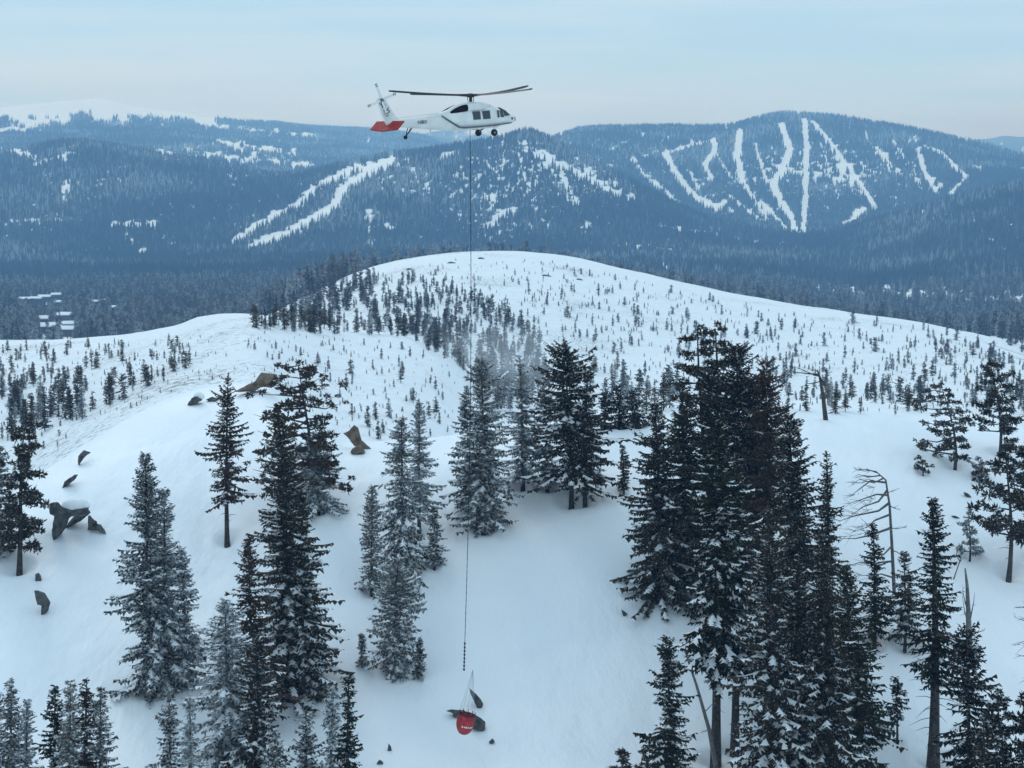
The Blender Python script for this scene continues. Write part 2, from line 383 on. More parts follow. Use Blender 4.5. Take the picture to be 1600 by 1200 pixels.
m3 = n.new('ShaderNodeMapRange'); m3.inputs['From Min'].default_value = -420; m3.inputs['From Max'].default_value = 150; m3.inputs['To Min'].default_value = -.06; m3.inputs['To Max'].default_value = .26
l.new(sx.outputs['Z'], m3.inputs['Value'])
m4 = n.new('ShaderNodeMath'); m4.operation = 'ADD'; l.new(m2.outputs[0], m4.inputs[0]); l.new(m3.outputs[0], m4.inputs[1])
l.new(m4.outputs[0], rr.inputs['Fac']); l.new(rr.outputs['Color'], b.inputs['Base Color'])

# ------------------------------------------------------------------ mesh helpers
def mesh_np(name, verts, faces_list, mats, smooth=False, face_mats=None):
    """faces_list: list of (n,3) or (n,4) int arrays."""
    me = bpy.data.meshes.new(name)
    verts = np.ascontiguousarray(verts, dtype=np.float32)
    me.vertices.add(len(verts)); me.vertices.foreach_set('co', verts.ravel())
    counts = np.concatenate([np.full(len(f), f.shape[1]) for f in faces_list])
    loops = np.concatenate([f.ravel() for f in faces_list]).astype(np.int32)
    starts = np.concatenate([[0], np.cumsum(counts)[:-1]]).astype(np.int32)
    me.loops.add(len(loops)); me.loops.foreach_set('vertex_index', loops)
    me.polygons.add(len(counts)); me.polygons.foreach_set('loop_start', starts)
    if face_mats is not None: me.polygons.foreach_set('material_index', np.asarray(face_mats, dtype=np.int32))
    if smooth: me.polygons.foreach_set('use_smooth', np.ones(len(counts), dtype=bool))
    for m in (mats if isinstance(mats, (list, tuple)) else [mats]): me.materials.append(m)
    me.update(calc_edges=True)
    return me

def link(name, data, parent=None, loc=None, rot=None, **props):
    o = bpy.data.objects.new(name, data); COL.objects.link(o)
    if parent is not None: o.parent = parent
    if loc is not None: o.location = loc
    if rot is not None: o.rotation_euler = rot
    for k, v in props.items(): o[k] = v
    return o

class MB:
    """Collects simple solids into one mesh."""
    def __init__(s): s.v, s.f = [], []
    def add(s, vs, fs):
        k = len(s.v); s.v += [tuple(map(float, p)) for p in vs]; s.f += [tuple(i + k for i in f) for f in fs]; return s
    def box(s, c, d, R=None):
        vs = [np.array([sx*d[0]/2, sy*d[1]/2, sz*d[2]/2]) for sx in (-1,1) for sy in (-1,1) for sz in (-1,1)]
        if R is not None: vs = [R @ p for p in vs]
        return s.add([p + np.array(c) for p in vs], [(0,1,3,2),(4,6,7,5),(0,4,5,1),(2,3,7,6),(0,2,6,4),(1,5,7,3)])
    def tube(s, pts, rad, n=8, caps=True):
        pts = [np.array(p, float) for p in pts]
        if not hasattr(rad, '__len__'): rad = [rad] * len(pts)
        rings = []
        for i, p in enumerate(pts):
            t = pts[min(i+1, len(pts)-1)] - pts[max(i-1, 0)]; t = t / (np.linalg.norm(t) + 1e-9)
            a = np.cross(t, [0, 0, 1.0]) if abs(t[2]) < .9 else np.cross(t, [1.0, 0, 0]); a /= np.linalg.norm(a); bb = np.cross(t, a)
            rings.append([p + rad[i] * (math.cos(2*math.pi*k/n) * a + math.sin(2*math.pi*k/n) * bb) for k in range(n)])
        vs = [q for r in rings for q in r]; fs = []
        for i in range(len(pts) - 1):
            for k in range(n): fs.append((i*n+k, i*n+(k+1) % n, (i+1)*n+(k+1) % n, (i+1)*n+k))
        if caps: fs += [tuple(range(n))[::-1], tuple(range((len(pts)-1)*n, len(pts)*n))]
        return s.add(vs, fs)
    def loft(s, rings, caps=True):
        n = len(rings[0]); vs = [q for r in rings for q in r]; fs = []
        for i in range(len(rings) - 1):
            for k in range(n): fs.append((i*n+k, i*n+(k+1) % n, (i+1)*n+(k+1) % n, (i+1)*n+k))
        if caps: fs += [tuple(range(n))[::-1], tuple(range((len(rings)-1)*n, len(rings)*n))]
        return s.add(vs, fs)
    def prism(s, poly, t, axis):
        """poly of 3D points, extruded both ways by t/2 along axis."""
        ax = np.array(axis, float) * t / 2; n = len(poly)
        return s.add([np.array(p) + ax for p in poly] + [np.array(p) - ax for p in poly],
                     [tuple(range(n)), tuple(range(2*n-1, n-1, -1))] + [(k, k+n, (k+1) % n + n, (k+1) % n) for k in range(n)])
    def build(s, name, m, parent=None, smooth=False, loc=None, rot=None, **props):
        me = bpy.data.meshes.new(name); me.from_pydata(s.v, [], s.f); me.materials.append(m)
        import bmesh
        bm = bmesh.new(); bm.from_mesh(me); bmesh.ops.recalc_face_normals(bm, faces=bm.faces); bm.to_mesh(me); bm.free()
        if smooth:
            me.polygons.foreach_set('use_smooth', np.ones(len(me.polygons), dtype=bool))
            try: me.set_sharp_from_angle(angle=math.radians(38))
            except Exception: pass
        me.update()
        return link(name, me, parent, loc, rot, **props)

# ------------------------------------------------------------------ the ground sheets
su = (np.arange(-160, 1761, 2.7) - 800) / FPX / CP
outer = np.geomspace(su[-1] + .003, S_MAX, 60)
COLS = np.concatenate([-outer[::-1], su, outer])
NROW = [10, 90, 18, 50, 14, 60, 14, 26, 30, 105, 14, 115, 44, 10, 6]
fr_ = (COLS + S_MAX) / (2 * S_MAX) * (len(S_GRID) - 1)
ci = np.clip(fr_.astype(int), 0, len(S_GRID) - 2); cf = fr_ - ci
rowsY, band_row = [], [0]
for k, nr in enumerate(NROW):
    a = LY[k][ci] * (1 - cf) + LY[k][ci + 1] * cf; b_ = LY[k+1][ci] * (1 - cf) + LY[k+1][ci + 1] * cf
    for i in range(nr): rowsY.append(a + (b_ - a) * i / nr)
    band_row.append(len(rowsY))
rowsY.append(LY[-1][ci])
GY = np.array(rowsY); GX = GY * COLS[None, :]
GZ = height(GX.ravel(), GY.ravel()).reshape(GY.shape)
GU, GV = proj(GX, GY, GZ)
GC = snow_cover(GU.ravel(), GV.ravel(), GY.ravel(), GZ.ravel()).reshape(GY.shape)
# how high one must be to be seen over everything nearer, per column
ANG = GZ / GY
RUNMAX = np.maximum.accumulate(ANG, axis=0)

def sheet(name, r0, r1, c0, c1, material, label):
    X, Y, Z, C = (A[r0:r1+1, c0:c1+1] for A in (GX, GY, GZ, GC))
    nr, nc = X.shape
    idx = np.arange(nr * nc).reshape(nr, nc)
    f = np.stack([idx[:-1, :-1], idx[:-1, 1:], idx[1:, 1:], idx[1:, :-1]], -1).reshape(-1, 4)
    me = mesh_np(name, np.stack([X, Y, Z], -1).reshape(-1, 3), [f], material, smooth=True)
    a = me.attributes.new('cover', 'FLOAT', 'POINT'); a.data.foreach_set('value', C.ravel().astype(np.float32))
    return link(name, me, kind='structure', label=label)
NC = len(COLS)
def colu(u): return int(np.searchsorted(COLS, (u - 800) / FPX / CP))
B = band_row
sheet('snow_hill', B[3], B[7], 0, NC-1, M_HILL, 'broad domed snow hill dotted with small trees')
sheet('valley', B[7], B[9], 0, NC-1, M_FAR, 'forested valley floor behind the snow hill')
c_mid = colu(1130); c_l = colu(500)
sheet('mountain', B[9], B[11], 0, c_l, M_FAR, 'dark forested hill below the long snowy range')
sheet('mountain', B[9], B[11], c_l, c_mid, M_FAR, 'forested double peak with narrow ski runs in the middle')
sheet('mountain', B[9], B[11], c_mid, NC-1, M_FAR, 'hazy forested slope below the ski mountain')
c_r = colu(780)
sheet('mountain', B[11], B[15], 0, c_r, M_FAR, 'long far range with a snowy crest')
sheet('mountain', B[11], B[15], c_r, NC-1, M_FAR, 'wide ski mountain with white runs cut through forest')

# ------------------------------------------------------------------ conifers
def rhombs(base, tip, side, width, sag):
    """Folded leaf-like quads: returns verts (n*4,3)."""
    mid = base + (tip - base) * .45
    w = side * width[:, None]
    dn = np.zeros_like(base); dn[:, 2] = -sag
    return np.stack([base, mid + w + dn, tip, mid - w + dn], 1).reshape(-1, 3)

def rh_faces(n):
    i = np.arange(n)[:, None] * 4
    return np.concatenate([i + np.array([[0, 1, 2]]), i + np.array([[0, 2, 3]])], 0)

def fir_arrays(rng, H, R, cb=.08, dens=11.0, droop=.45, snow=.4, flag=0.0, flagdir=math.pi, spray=.26, top_pow=.66, rough=.35, narrow=0.0, snow_top=.35):
    nb = max(24, int(H * (1 - cb) * dens * 1.25))
    hh = cb * H + (H * .985 - cb * H) * np.sort(rng.random(nb))
    rel = (H - hh) / (H - cb * H)
    az = (np.arange(nb) * 2.39996 + rng.normal(0, .5, nb)) % (2 * np.pi)
    prof = np.minimum(rel ** top_pow, 1.0) * (1 - .18 * np.clip((rel - .8) / .2, 0, 1))
    if narrow: prof = np.minimum(prof * (1 + narrow), 1.0)
    lump = 1 + rough * 2.6 * (vnoise(hh / (H * .045) + 31 * rng.random(), np.floor(az / 1.05) * 7.3, int(rng.integers(1e6))) - .5)
    Lb = (R * prof * rng.uniform(.55, 1.12, nb) + .12) * lump
    gap = vnoise(hh / .85 + 53 * rng.random(), np.floor(az / 2.1) * 3.7, int(rng.integers(1e6)))
    Lb = Lb * np.where(gap < .26, .42, 1.0) * np.where(gap > .88, 1.3, 1.0)
    if flag: Lb = Lb * np.clip(1 + flag * np.cos(az - flagdir), .12, 2.2)
    d = np.stack([np.cos(az), np.sin(az), np.zeros(nb)], 1)
    el = .55 * (1 - rel) ** 2 - droop * rel * rng.uniform(.6, 1.3, nb) + rng.normal(0, .08, nb)
    ns = np.clip((Lb / spray * .7).astype(int), 3, 9)
    bi = np.repeat(np.arange(nb), ns)
    N = len(bi)
    s = rng.random(N) ** .75 * .95 + .08
    Lr = Lb[bi]
    curve = lambda s_: np.stack([d[bi, 0]*Lr*s_, d[bi, 1]*Lr*s_, hh[bi] + Lr*(el[bi]*s_ - .22*droop*s_*s_ + .16*s_**4)], 1)
    base = curve(s)
    perp = np.stack([-d[bi, 1], d[bi, 0], np.zeros(N)], 1)
    sg = rng.choice([-1, 1], N) * rng.uniform(.25, 1.1, N)
    hang = rng.random(N) < .45
    dirn = d[bi] * rng.uniform(.5, 1.0, N)[:, None] + perp * sg[:, None]
    dirn[:, 2] = np.where(hang, -rng.uniform(.5, 1.4, N), rng.uniform(-.35, .18, N))
    dirn /= np.linalg.norm(dirn, axis=1)[:, None]
    sl = np.clip(spray * rng.uniform(1.2, 2.6, N) * (1.15 - .45 * s), .15, None)
    sl = np.minimum(sl, Lr * .9 + .15)
    tip = base + dirn * sl[:, None]
    side = np.cross(dirn, rng.normal(0, 1, (N, 3))); side /= np.linalg.norm(side, axis=1)[:, None] + 1e-9
    V = rhombs(base, tip, side, sl * rng.uniform(.13, .28, N), .06 * sl.mean())
    # each bough: herringbone of drooping leaflets along a curved axis
    def frond(ids, s0, s1, K, wmul, lift, dmul, fwd=.22):
        m = len(ids); Lk = Lb[ids]; el_, dk = el[ids], d[ids]; out = []
        pk = np.stack([-dk[:, 1], dk[:, 0], np.zeros(m)], 1)
        def at(s_): return np.stack([dk[:, 0]*Lk*s_, dk[:, 1]*Lk*s_, hh[ids] + lift + Lk*(el_*s_ - .22*droop*s_*s_ + .16*s_**4)], 1)
        ds = (s1 - s0) / K
        for sd in (-1, 1):
            for j in range(K):
                sj = s0 + ds * (j + rng.uniform(-.2, .2, m))
                w = (Lk * .15 + .09) * (1.2 - .7 * np.clip(sj, 0, 1)) * rng.uniform(.5, 1.5, m) * wmul
                w = np.minimum(w, .5)
                p = at(sj + np.minimum(fwd, .55 / np.maximum(Lk, .3)) * rng.uniform(.5, 1.4, m)) + pk * (sd * w)[:, None]
                p[:, 2] -= (w * rng.uniform(.2, 1.2, m) + .04) * dmul
                out += [at(sj), at(sj + ds * 1.5), p]
        Vf = np.stack(out, 1).reshape(-1, 3)
        return Vf, np.arange(len(Vf)).reshape(-1, 3)
    allb = np.arange(nb)
    Vf, Ff = frond(allb, .02, .94, int(np.clip(R * 2.6, 5, 10)), 1.0, 0.0, 1.0)
    crown = (np.concatenate([V, Vf]), np.concatenate([rh_faces(N), Ff + len(V)]))
    ps = snow * np.clip(snow_top + rel * (1.25 - snow_top), 0, 1)
    k = np.where(rng.random(nb) < ps * 1.7)[0]; k = np.concatenate([k, k[rng.random(len(k)) < .45]])
    sn = None
    if len(k):
        lo_ = rng.uniform(.3, .72, len(k))
        sn = frond(k, lo_, lo_ + rng.uniform(.16, .34, len(k)), 3, .8, .13, .6, .12)
    return crown, sn

def trunk_mb(rng, H, r0, lean=(0, 0), top=.97, stubs=0, cb=.1, crook=.0, n=7, stub_len=1.2):
    mb = MB(); k = 7
    pts, rad = [], []
    for i in range(k + 1):
        t = i / k
        pts.append((lean[0]*t*t + crook*math.sin(t*5)*H*.02, lean[1]*t*t, -1.2 + (H*top + 1.2) * t)); rad.append(r0 * (1.25 - .25*min(1, t*6)) * (1 - .9*t) + .02)
    mb.tube(pts, rad, n)
    for j in range(stubs):
        t = rng.uniform(.12, max(.2, cb + .15)); a = rng.uniform(0, 2*math.pi); L = stub_len * rng.uniform(.5, 1.3)
        p = np.array([lean[0]*t*t, lean[1]*t*t, H*t]); q = p + np.array([math.cos(a)*L, math.sin(a)*L, -L*rng.uniform(-.1, .5)])
        mb.tube([p, (p+q)/2 + [0, 0, .08*L], q], [.05, .035, .012], 4)
    return mb

def pine_arrays(rng, H, R, cb=.25, limbs=26, clump=.62, per=34, flag=0.0, flagdir=math.pi, updir=.25, flat=.55, top=1.0):
    mb = MB(); cs, rs = [], []
    for j in range(limbs):
        t = cb + (1 - cb) * (j + rng.random()) / limbs
        rel = (1 - t) / (1 - cb)
        a = j * 2.4 + rng.normal(0, .5)
        L = R * (rel ** .45 * .85 + .18 * top) * rng.uniform(.55, 1.15)
        if flag: L *= max(.15, 1 + flag * math.cos(a - flagdir))
        p = np.array([0, 0, H * t * .97]); dv = np.array([math.cos(a), math.sin(a), 0])
        q1 = p + dv * L * .55 + [0, 0, L * rng.uniform(-.15, .12)]; q2 = p + dv * L + [0, 0, L * updir * rng.uniform(.3, 1.5)]
        mb.tube([p, q1, q2], [.03 + .02*L, .02 + .012*L, .015], 4)
        for w in ((.5, .75) if L < 1.2 else (.4, .6, .78, .97)):
            c = (p*(1-w)*(1-w) + 2*w*(1-w)*q1 + w*w*q2) + rng.normal(0, .13*L, 3) * [1, 1, .5]
            cs.append(c); rs.append(clump * rng.uniform(.6, 1.15) * (.7 + .4*rel))
    cs.append(np.array([0, 0, H*.985])); rs.append(clump * .7)
    cs, rs = np.array(cs), np.array(rs)
    per = int(per * 1.5); bi = np.repeat(np.arange(len(cs)), per); N = len(bi)
    dirn = rng.normal(0, 1, (N, 3)); dirn[:, 2] = dirn[:, 2] * .7 + .25; dirn /= np.linalg.norm(dirn, axis=1)[:, None]
    rad = rng.random(N) ** .5
    off = dirn * (rad * rs[bi])[:, None]; off[:, 2] *= flat
    base = cs[bi] + off * .55; sl = rs[bi] * rng.uniform(.35, .75, N); tip = base + (dirn + rng.normal(0, .35, (N, 3))) * sl[:, None]
    side = np.cross(dirn, rng.normal(0, 1, (N, 3))); side /= np.linalg.norm(side, axis=1)[:, None] + 1e-9
    V = rhombs(base, tip, side, sl * rng.uniform(.2, .36, N), .02)
    # a little snow on clump tops
    return (V, rh_faces(N)), mb, (cs, rs)

def shear(V, H, lean):
    if lean[0] or lean[1]:
        t = np.clip(V[:, 2] / H, 0, 1.1); V[:, 0] += lean[0] * t * t; V[:, 1] += lean[1] * t * t
    return V

def tents(rng, cs, rs, p):
    k = np.where(rng.random(len(cs)) < p)[0]
    if not len(k): return None
    m = len(k); c = cs[k] + np.stack([rng.normal(0, .1, m), rng.normal(0, .1, m), rs[k]*.35], 1)
    a = rng.uniform(0, 6.3, m); dd = np.stack([np.cos(a), np.sin(a), 0*a], 1); pp = np.stack([-np.sin(a), np.cos(a), 0*a], 1)
    ln = rs[k] * rng.uniform(.4, .8, m); wd = rs[k] * rng.uniform(.25, .5, m); up = np.zeros((m, 3)); up[:, 2] = rs[k]*.16
    Vs = np.stack([c - dd*ln[:, None], c + pp*wd[:, None], c + dd*ln[:, None], c - pp*wd[:, None], c - dd*(ln*.3)[:, None] + up, c + dd*(ln*.3)[:, None] + up], 1).reshape(-1, 3)
    i = np.arange(m)[:, None] * 6
    return Vs, np.concatenate([i + np.array([f]) for f in ((0, 3, 4), (0, 4, 1), (1, 4, 5), (3, 5, 4), (1, 5, 2), (3, 2, 5))], 0)

TREE_N = [0]
WELLS = []
def plant(ub, vb, ut, vt, wpx, kind, label, **kw):
    """One tree standing where the photo shows its foot (ub, vb), its top at (ut, vt)."""
    TREE_N[0] += 1
    rng = np.random.default_rng(1000 + TREE_N[0])
    x, y, z = (float(a[0]) for a in hit([ub], [vb]))
    xt, _, zt = ray(ut, vt, y)
    H = float(zt - z); lean = (float(xt - x), 0.0); R = wpx / 2 * y / FPX
    WELLS.append((x, y, float(np.clip(R * .55, .5, 1.7))))
    needles = M_NEEDLE[kw.pop('needles', 'mid' if (ub < 800 and kind == 'fir') else 'dark')]
    bark = kw.pop('bark', M_BARK); stubs = kw.pop('stubs', 0); tr = kw.pop('trunk_r', None); stub_len = kw.pop('stub_len', 1.2)
    r0 = tr if tr else .05 + .0125 * H
    if kind == 'fir':
        snow = kw.get('snow', .4); cb = kw.get('cb', .08)
        root = link('fir_tree', None, None, (x, y, z), (0, 0, 0), label=label, category='tree', group='conifers on the near slope')
        kw['dens'] = kw.get('dens', 11.0) * (1.15 if ub < 800 else 1.05); cr, sn = fir_arrays(rng, H, R * 1.17, **kw)
        trunk_mb(rng, H, r0, lean, stubs=stubs, cb=cb, stub_len=stub_len).build('trunk', bark, root, smooth=True)
        link('crown', mesh_np('crown', shear(cr[0], H, lean), [cr[1]], needles), root)
        if sn: link('snow', mesh_np('snow', shear(sn[0], H, lean), [sn[1]], M_CLUMP), root, kind='stuff')
    else:
        snow = kw.pop('snow', .15); cb = kw.get('cb', .25)
        root = link('pine_tree', None, None, (x, y, z), (0, 0, 0), label=label, category='tree', group='conifers on the near slope')
        cr, mb, (cs, rs) = pine_arrays(rng, H, R, **kw)
        t = trunk_mb(rng, H, r0 * 1.15, (0, 0), stubs=stubs, cb=cb, crook=.6, stub_len=stub_len); t.add(mb.v, mb.f)
        t.v = [tuple(p) for p in shear(np.array(t.v), H, lean)]
        t.build('trunk', bark, root, smooth=True)
        link('crown', mesh_np('crown', shear(cr[0], H, lean), [cr[1]], needles), root)
        sn = tents(rng, cs, rs, snow)
        if sn: link('snow', mesh_np('snow', shear(sn[0], H, lean), [sn[1]], M_CLUMP), root, kind='stuff')
    return root

def snag(ub, vb, path, label, limbs, r0=None, bark=None, name='dead_tree', twig=.0):
    """Bare dead tree: trunk through photo points, each limb a child of its own. limbs: (t, du, dv, depth)."""
    TREE_N[0] += 1; rng = np.random.default_rng(1000 + TREE_N[0])
    x, y, z = (float(a[0]) for a in hit([ub], [vb]))
    m = y / FPX
    bark = bark or M_BARKG
    P = [np.array([0, 0, -.8]), np.array([0, 0, 0.])]
    for (u, v) in path:
        px, _, pz = ray(u, v, y); P.append(np.array([float(px) - x, 0, float(pz) - z]))
    r0 = r0 or .06 + .013 * P[-1][2]
    n = len(P); rad = [r0 * (1 - .85 * i / (n - 1)) + .015 for i in range(n)]
    root = link(name, None, None, (x, y, z), label=label, category='tree', group='dead trees on the near slope')
    MB().tube(P, rad, 7).build('trunk', bark, root, smooth=True)
    for (t, du, dv, dep) in limbs:
        fi = t * (n - 1); i = min(int(fi), n - 2); p = P[i] + (P[i+1] - P[i]) * (fi - i)
        L = abs(du) * m + abs(dv) * m
        q = p + np.array([du * m, dep, -dv * m])
        k = MB(); mid1 = p + (q-p)*.35 + rng.normal(0, .06*L, 3); mid2 = p + (q-p)*.7 + rng.normal(0, .07*L, 3)
        k.tube([p, mid1, mid2, q], [.035 + .018*L, .03 + .012*L, .02 + .006*L, .012], 5)
        for j in range(int(3 + twig * L)):
            w = rng.uniform(.3, .95); pp = p + (q-p)*w; L2 = L * rng.uniform(.12, .3)
            qq = pp + np.array([du/(abs(du)+abs(dv)+1e-6), 0, 0]) * L2 * .8 + rng.normal(0, .35, 3) * L2
            k.tube([pp, (pp+qq)/2 + [0, 0, .05], qq], [.028, .02, .01], 4)
        k.build('branch', bark, root)
    return root

F, P_ = 'fir', 'pine'
# --- left edge
plant(30, 888, 45, 648, 96, P_, 'ragged dark tree at the far left edge, beside the snow-capped boulder', limbs=36, per=46, cb=.12, clump=.85, snow=.3, needles='dark', updir=-.05, flat=.7)
plant(-6, 868, 0, 695, 84, F, 'half cut-off snowy tree on the left picture edge above the bottom row', snow=.5, dens=12)
# --- bottom left
plant(20, 1290, 18, 1056, 78, F, 'snowy fir at bottom left corner, left of the four-tree clump', snow=.55)
plant(44, 1300, 42, 1090, 60, F, 'shorter frosted fir tucked beside the bottom left corner fir', snow=.6, needles='frost')
plant(-8, 1310, -4, 1078, 60, F, 'dark fir cut by the left edge in the bottom corner', snow=.2)
plant(88, 1300, 86, 1068, 74, F, 'first fir from left in the clump of four at the bottom', snow=.35, needles='green')
plant(112, 1310, 110, 1060, 74, F, 'second fir from left in the clump of four at the bottom', snow=.4)
plant(136, 1300, 135, 1055, 72, F, 'third fir from left in the clump of four at the bottom', snow=.3, needles='brown')
plant(160, 1300, 157, 1070, 72, F, 'rightmost fir in the clump of four at the bottom', snow=.45)
# --- tall slender group
plant(236, 1082, 227, 704, 84, F, 'tallest slender fir of the snowy trio left of the big dark fir', snow=.5, cb=.02, dens=12, narrow=.35, top_pow=.62)
plant(262, 1078, 256, 762, 84, F, 'middle fir of the snowy trio left of the big dark fir', snow=.6, needles='frost', cb=.02, dens=12, narrow=.3, top_pow=.62)
plant(290, 1068, 284, 850, 66, F, 'shortest fir of the snowy trio left of the big dark fir', snow=.65, needles='frost', cb=.02, dens=12)
plant(355, 845, 356, 588, 64, F, 'thin sparse fir with bare lower trunk below the left rocks', cb=.24, dens=9, snow=.3, droop=.35, top_pow=.45, rough=.5, needles='brown', stubs=10)
plant(488, 790, 468, 564, 140, P_, 'wind-torn brown tree with a flat ragged top beside the brown rock', limbs=52, per=40, cb=.14, clump=.85, flag=.2, flat=.5, updir=.02, snow=.3, top=2.2, needles='brown')
plant(498, 796, 492, 676, 92, F, 'frosted skirt-like fir at the foot of the wind-torn brown tree', cb=.02, snow=.75, needles='frost', top_pow=.5, dens=13)
plant(455, 1085, 436, 640, 132, F, 'huge dark fir towering in the left half of the slope', cb=.03, dens=17, snow=.55, narrow=.25, top_pow=.75, needles='dark', snow_top=.12)
plant(480, 1090, 470, 760, 80, F, 'snow-laden fir pressed against the right side of the huge dark fir', snow=.6, cb=.03, dens=13, needles='green')
plant(396, 1150, 388, 838, 100, F, 'brownish half-dead fir with bare limbs reaching left', cb=.1, dens=10, snow=.35, needles='brown', stubs=16, stub_len=3.0, rough=.5)
plant(358, 1240, 352, 932, 150, F, 'broad heavily frosted fir in front of the huge dark fir', snow=.85, needles='frost', cb=.03, dens=14, droop=.65, snow_top=.5)
plant(405, 1250, 402, 990, 110, F, 'snow-plastered fir between the frosted fir and the huge dark fir', snow=.75, cb=.03, dens=13, needles='dark')
plant(268, 1300, 264, 1072, 74, F, 'snowy young fir below the slender trio at the bottom', snow=.6)
plant(300, 1310, 297, 1085, 60, F, 'narrow grey young fir right of the snowy one at the bottom', snow=.5, needles='frost')
plant(432, 1310, 430, 1140, 66, F, 'small frosted fir at the bottom below the huge dark fir', snow=.65)
plant(480, 1300, 478, 1112, 80, F, 'bottom-edge fir with wide upturned boughs, left of the twin spires', snow=.45, droop=.1)
plant(516, 1310, 521, 1070, 58, F, 'left one of the twin spire firs at the bottom edge', snow=.55, needles='frost')
plant(543, 1310, 545, 1048, 54, F, 'right and taller one of the twin spire firs at the bottom edge', snow=.3, needles='green')
# --- middle
plant(581, 926, 582, 757, 46, F, 'small pointed fir left of the snowy pair in the middle', snow=.5, dens=14)
plant(655, 835, 656, 626, 64, F, 'hazier fir standing behind the snowy drooping one in the middle', snow=.35, needles='frost', cb=.15)
plant(630, 900, 627, 648, 96, F, 'drooping snowy fir in the middle with a bent tip', snow=.6, droop=.75, dens=12)
plant(679, 886, 678, 790, 36, F, 'little narrow fir right of the drooping snowy fir', snow=.4, dens=16)
plant(616, 1050, 622, 872, 66, F, 'dense column-shaped snowy fir in mid slope', snow=.8, narrow=.6, top_pow=.45, cb=.01, dens=16)
plant(566, 1042, 565, 990, 20, F, 'tiny sapling left of the column-shaped fir', snow=.25, dens=26, spray=.16)
plant(655, 1060, 656, 995, 22, F, 'tiny sapling right of the column-shaped fir', snow=.2, dens=26, spray=.16)
plant(757, 825, 752, 557, 80, F, 'tall snowy fir right beside the hanging line', snow=.65, narrow=.35, top_pow=.55, cb=.01, dens=14)
plant(733, 800, 728, 600, 62, F, 'fir crossed by the hanging line, tucked behind the taller one', snow=.5, cb=.05)
plant(817, 758, 812, 553, 74, F, 'pale frosted fir right of the tall one by the line', snow=.75, needles='frost', cb=.06)
plant(893, 787, 880, 535, 128, F, 'broad dark fir with bare lower trunk on the col', snow=.4, cb=.2, dens=14, top_pow=.45, rough=.4, snow_top=.1, stubs=8)
plant(914, 784, 918, 578, 84, F, 'second-trunk fir leaning on the broad one on the col', snow=.35, cb=.12, needles='dark')
plant(855, 760, 850, 590, 74, F, 'white-plastered fir between the pale and the broad firs', snow=.85, needles='frost')
plant(946, 672, 944, 612, 46, F, 'low dark fir right after the broad fir on the crest', snow=.05, dens=16, cb=.02, needles='dark')
plant(968, 670, 966, 602, 44, F, 'low dark fir in the middle of the crest row', snow=.05, dens=16, cb=.02)
plant(992, 668, 988, 610, 46, F, 'low dark fir on the crest next to the right-hand grove', snow=.05, dens=16, cb=.02)
plant(975, 770, 973, 694, 20, F, 'thin lone sapling left of the right-hand grove', snow=.15, dens=18)
# --- right-hand grove
plant(1030, 930, 1024, 624, 140, F, 'wide fir at the left front of the right-hand grove', cb=.02, dens=15, snow=.22, needles='dark', top_pow=.7)
plant(1068, 905, 1066, 590, 128, F, 'dark fir just behind the wide one in the right-hand grove', cb=.03, dens=14, snow=.25, needles='green')
plant(1098, 915, 1094, 506, 104, P_, 'flat-topped tree with layered pads on top of the right-hand grove', limbs=40, per=44, cb=.16, clump=.95, flag=.45, flat=.42, updir=.02, snow=.25, top=1.6)
plant(1130, 930, 1122, 500, 96, P_, 'highest tree of the grove with open branches near the tip', limbs=40, per=44, cb=.16, clump=.95, flag=.3, flat=.45, updir=.05, snow=.25, top=1.5)
plant(1158, 950, 1150, 535, 120, F, 'dark fir right of the highest tree of the grove', cb=.04, dens=15, snow=.2, needles='dark', top_pow=.5, narrow=.3)
plant(1180, 965, 1176, 590, 124, F, 'snow-flecked fir in the heart of the right-hand grove', cb=.04, dens=13, snow=.45, top_pow=.45)
plant(1110, 930, 1112, 570, 130, F, 'broad black fir filling the middle of the right-hand grove', cb=.03, dens=15, snow=.2, needles='dark', top_pow=.45)
plant(1204, 985, 1194, 558, 128, F, 'brown-tinged fir at the right of the grove top', cb=.08, dens=14, snow=.15, needles='brown', top_pow=.5, stubs=10)
plant(1245, 1130, 1232, 640, 126, F, 'tall dark fir on the right flank of the grove', cb=.04, dens=14, snow=.2, needles='dark', top_pow=.55)
plant(1118, 1188, 1118, 640, 128, F, 'tall fir with bare straight lower trunk in front of the grove', cb=.3, dens=15, snow=.5, stubs=14, needles='green', droop=.6)
plant(1148, 1172, 1150, 700, 110, F, 'thinner bare-trunked fir right of the tall front fir', cb=.28, dens=12, snow=.6, stubs=8)
plant(1048, 1235, 1040, 990, 98, F, 'fir at the bottom in front of the grove with wide boughs', cb=.03, dens=13, snow=.4, needles='green')
plant(1205, 1260, 1200, 790, 150, F, 'snowy fir in the front thicket, left of the pale dead trunk', cb=.03, dens=15, snow=.55)
plant(1250, 1250, 1246, 870, 140, F, 'middle fir of the front thicket with white boughs', cb=.03, dens=14, snow=.6, needles='dark')
plant(1292, 1010, 1292, 700, 60, F, 'slim fir sticking up right of the grove', cb=.05, dens=13, snow=.2, needles='green', rough=.5)
plant(1290, 1260, 1284, 820, 140, F, 'dark fir at the back of the front thicket', cb=.03, dens=14, snow=.3)
plant(1330, 1225, 1322, 882, 124, F, 'dark broad fir at the right end of the front thicket', cb=.03, dens=16, snow=.2, needles='green', top_pow=.6)
plant(1366, 1010, 1364, 814, 54, F, 'slim fir in front of the swept dead tree', cb=.1, dens=12, snow=.2, needles='green', rough=.45)
plant(1402, 1162, 1398, 1056, 42, F, 'little bare-stemmed tree right of the front thicket', cb=.38, dens=14, snow=.2)
